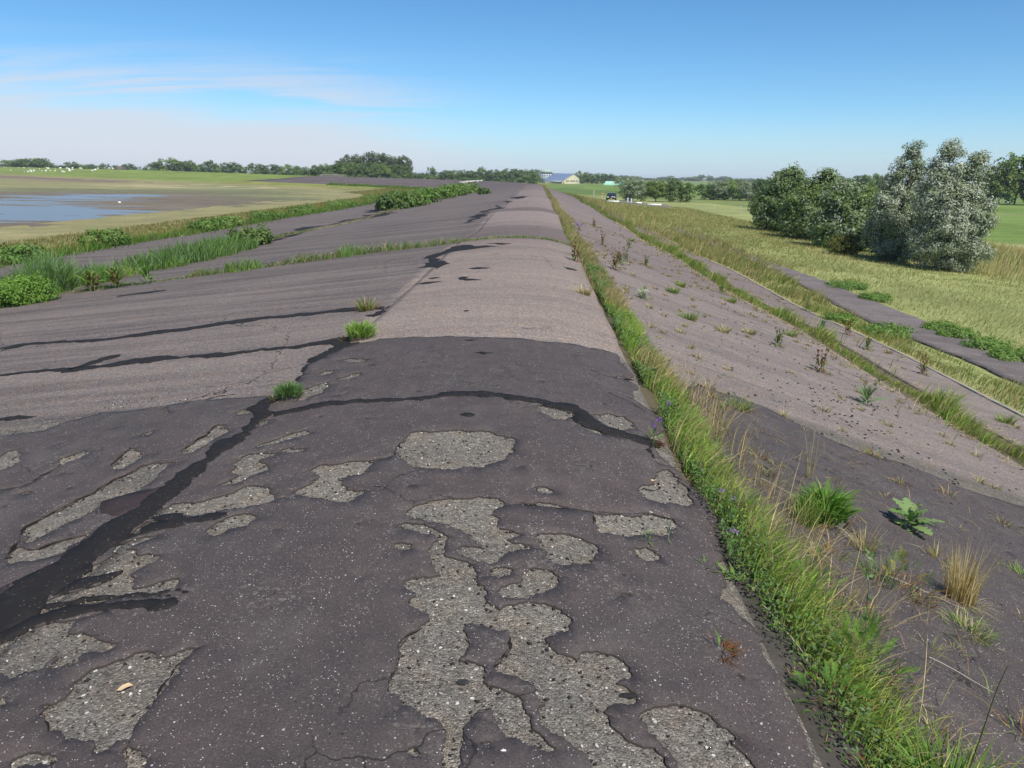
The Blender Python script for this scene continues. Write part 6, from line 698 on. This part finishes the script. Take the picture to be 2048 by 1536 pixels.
# fence on the far dike where the dark slope turns to grass
p0 = np.array(place(290, 2.)); p1 = np.array(place(279, 2.)); fn = empty('fence', (*p0, gz(0, 0, 0))); fn.location.z = float(HU(2., 290)); tag(fn, 'pale post and rail fence where the dark slope turns to grass', 'fence')
for k in range(13):
    q = (p1 - p0) * k / 12 * 1.25; part('post', fn, M_wood, (q[0] - .09, q[0] + .09, q[1] - .09, q[1] + .09, -.3, 1.15))
for zz_ in (.55, 1.0): a = Acc(); q = (p1 - p0) * 1.25; tube(a, [(0, 0, zz_), (q[0] / 2, q[1] / 2, zz_), (q[0], q[1], zz_)], [.06] * 3, (1, 1, 1), 4); a.build('rail', M_wood, fn)
# white rubble heap on the far slope: stones as parts
x0_, y0_ = place(199., -4.); hp = empty('stone_heap', (float(x0_), float(y0_), float(HU(-4., 199.)))); tag(hp, 'flat heap of white stones on the far dark slope', 'heap'); M_st = plain('white_limestone', (.40, .385, .35), .9, .1, .2, 3); st_me = []
for k in range(3): st_me.append(lump('stone', 0, 0, (.42, .36, .22), (.6, .58, .54), 'x', 'x', seed=20 + k)); 
sm_ = [o.data for o in st_me]
for o in st_me: bpy.data.objects.remove(o)
for m_ in sm_: m_.materials.clear(); m_.materials.append(M_st)
for k in range(90):
    dx, dy = np.clip(rng.normal(0, 1.2), -2.6, 2.6), rng.normal(0, .8); child('stone', sm_[k % 3], hp, (dx, dy, .12 * (1 - abs(dx) / 7) + .12 * (float(dx) if False else 0) + (np.interp(-4. + dx * .9, _tu, _tz) - np.interp(-4., _tu, _tz)) + .1), (0, 0, rng.uniform(0, 6.28)), rng.uniform(.7, 1.4))
# the flock on the green dike
def sheep_mesh():
    import bmesh as bm_; b = bm_.new()
    for (x, y, z, sx, sy, sz) in ((0, 0, .62, .55, .26, .30), (.55, 0, .72, .18, .11, .13)): q = bm_.ops.create_icosphere(b, subdivisions=2, radius=1); bm_.ops.scale(b, vec=(sx, sy, sz), verts=q['verts']); bm_.ops.translate(b, vec=(x, y, z), verts=q['verts'])
    for x in (-.3, .3):
        for y in (-.12, .12): q = bm_.ops.create_cone(b, segments=6, radius1=.04, radius2=.05, depth=.4, cap_ends=True); bm_.ops.translate(b, vec=(x, y, .2), verts=q['verts'])
    me = bpy.data.meshes.new('sheep'); b.to_mesh(me); b.free(); me.materials.append(plain('wool', (.72, .69, .62), .95, .1, .1, 4)); return me
sme = sheep_mesh()
for k in range(44):
    s_ = rng.uniform(470, 560) if k < 34 else rng.uniform(520, 640); u_ = rng.uniform(-20, -4) if k % 3 else rng.uniform(-6, 1); x_, y_ = place(s_, u_); o = bpy.data.objects.new('sheep', sme); C.objects.link(o); o.location = (float(x_), float(y_), float(HU(u_, s_)) - .02); o.rotation_euler = (0, 0, rng.uniform(0, 6.28)); o.scale = (.95,) * 3; tag(o, 'white sheep grazing in the flock on the far green dike', 'sheep', 'flock on the green dike')
o = lump('gull', -63, 118, (.22, .10, .13), (.8, .8, .78), 'white bird standing in the shallow water', 'bird'); o.location = (-63, 118, .6)
# ------------------------------------------------------------------ the air: a thin even haze that softens the far trees
a = Acc(); boxm(a, -9600, 9600, -3600, 12700, -1.3, 16); hz_o = a.build('haze', None); tag(hz_o, 'thin summer haze over the whole landscape', kind='stuff')
m = bpy.data.materials.new('haze'); m.use_nodes = True; t = m.node_tree; t.nodes.clear(); o = N(t, 'ShaderNodeOutputMaterial'); pv = N(t, 'ShaderNodeVolumePrincipled'); pv.inputs['Color'].default_value = (.86, .92, 1, 1); pv.inputs['Density'].default_value = .00016; pv.inputs['Anisotropy'].default_value = 0.; L(t, pv.outputs[0], o.inputs['Volume']); hz_o.data.materials.append(m)
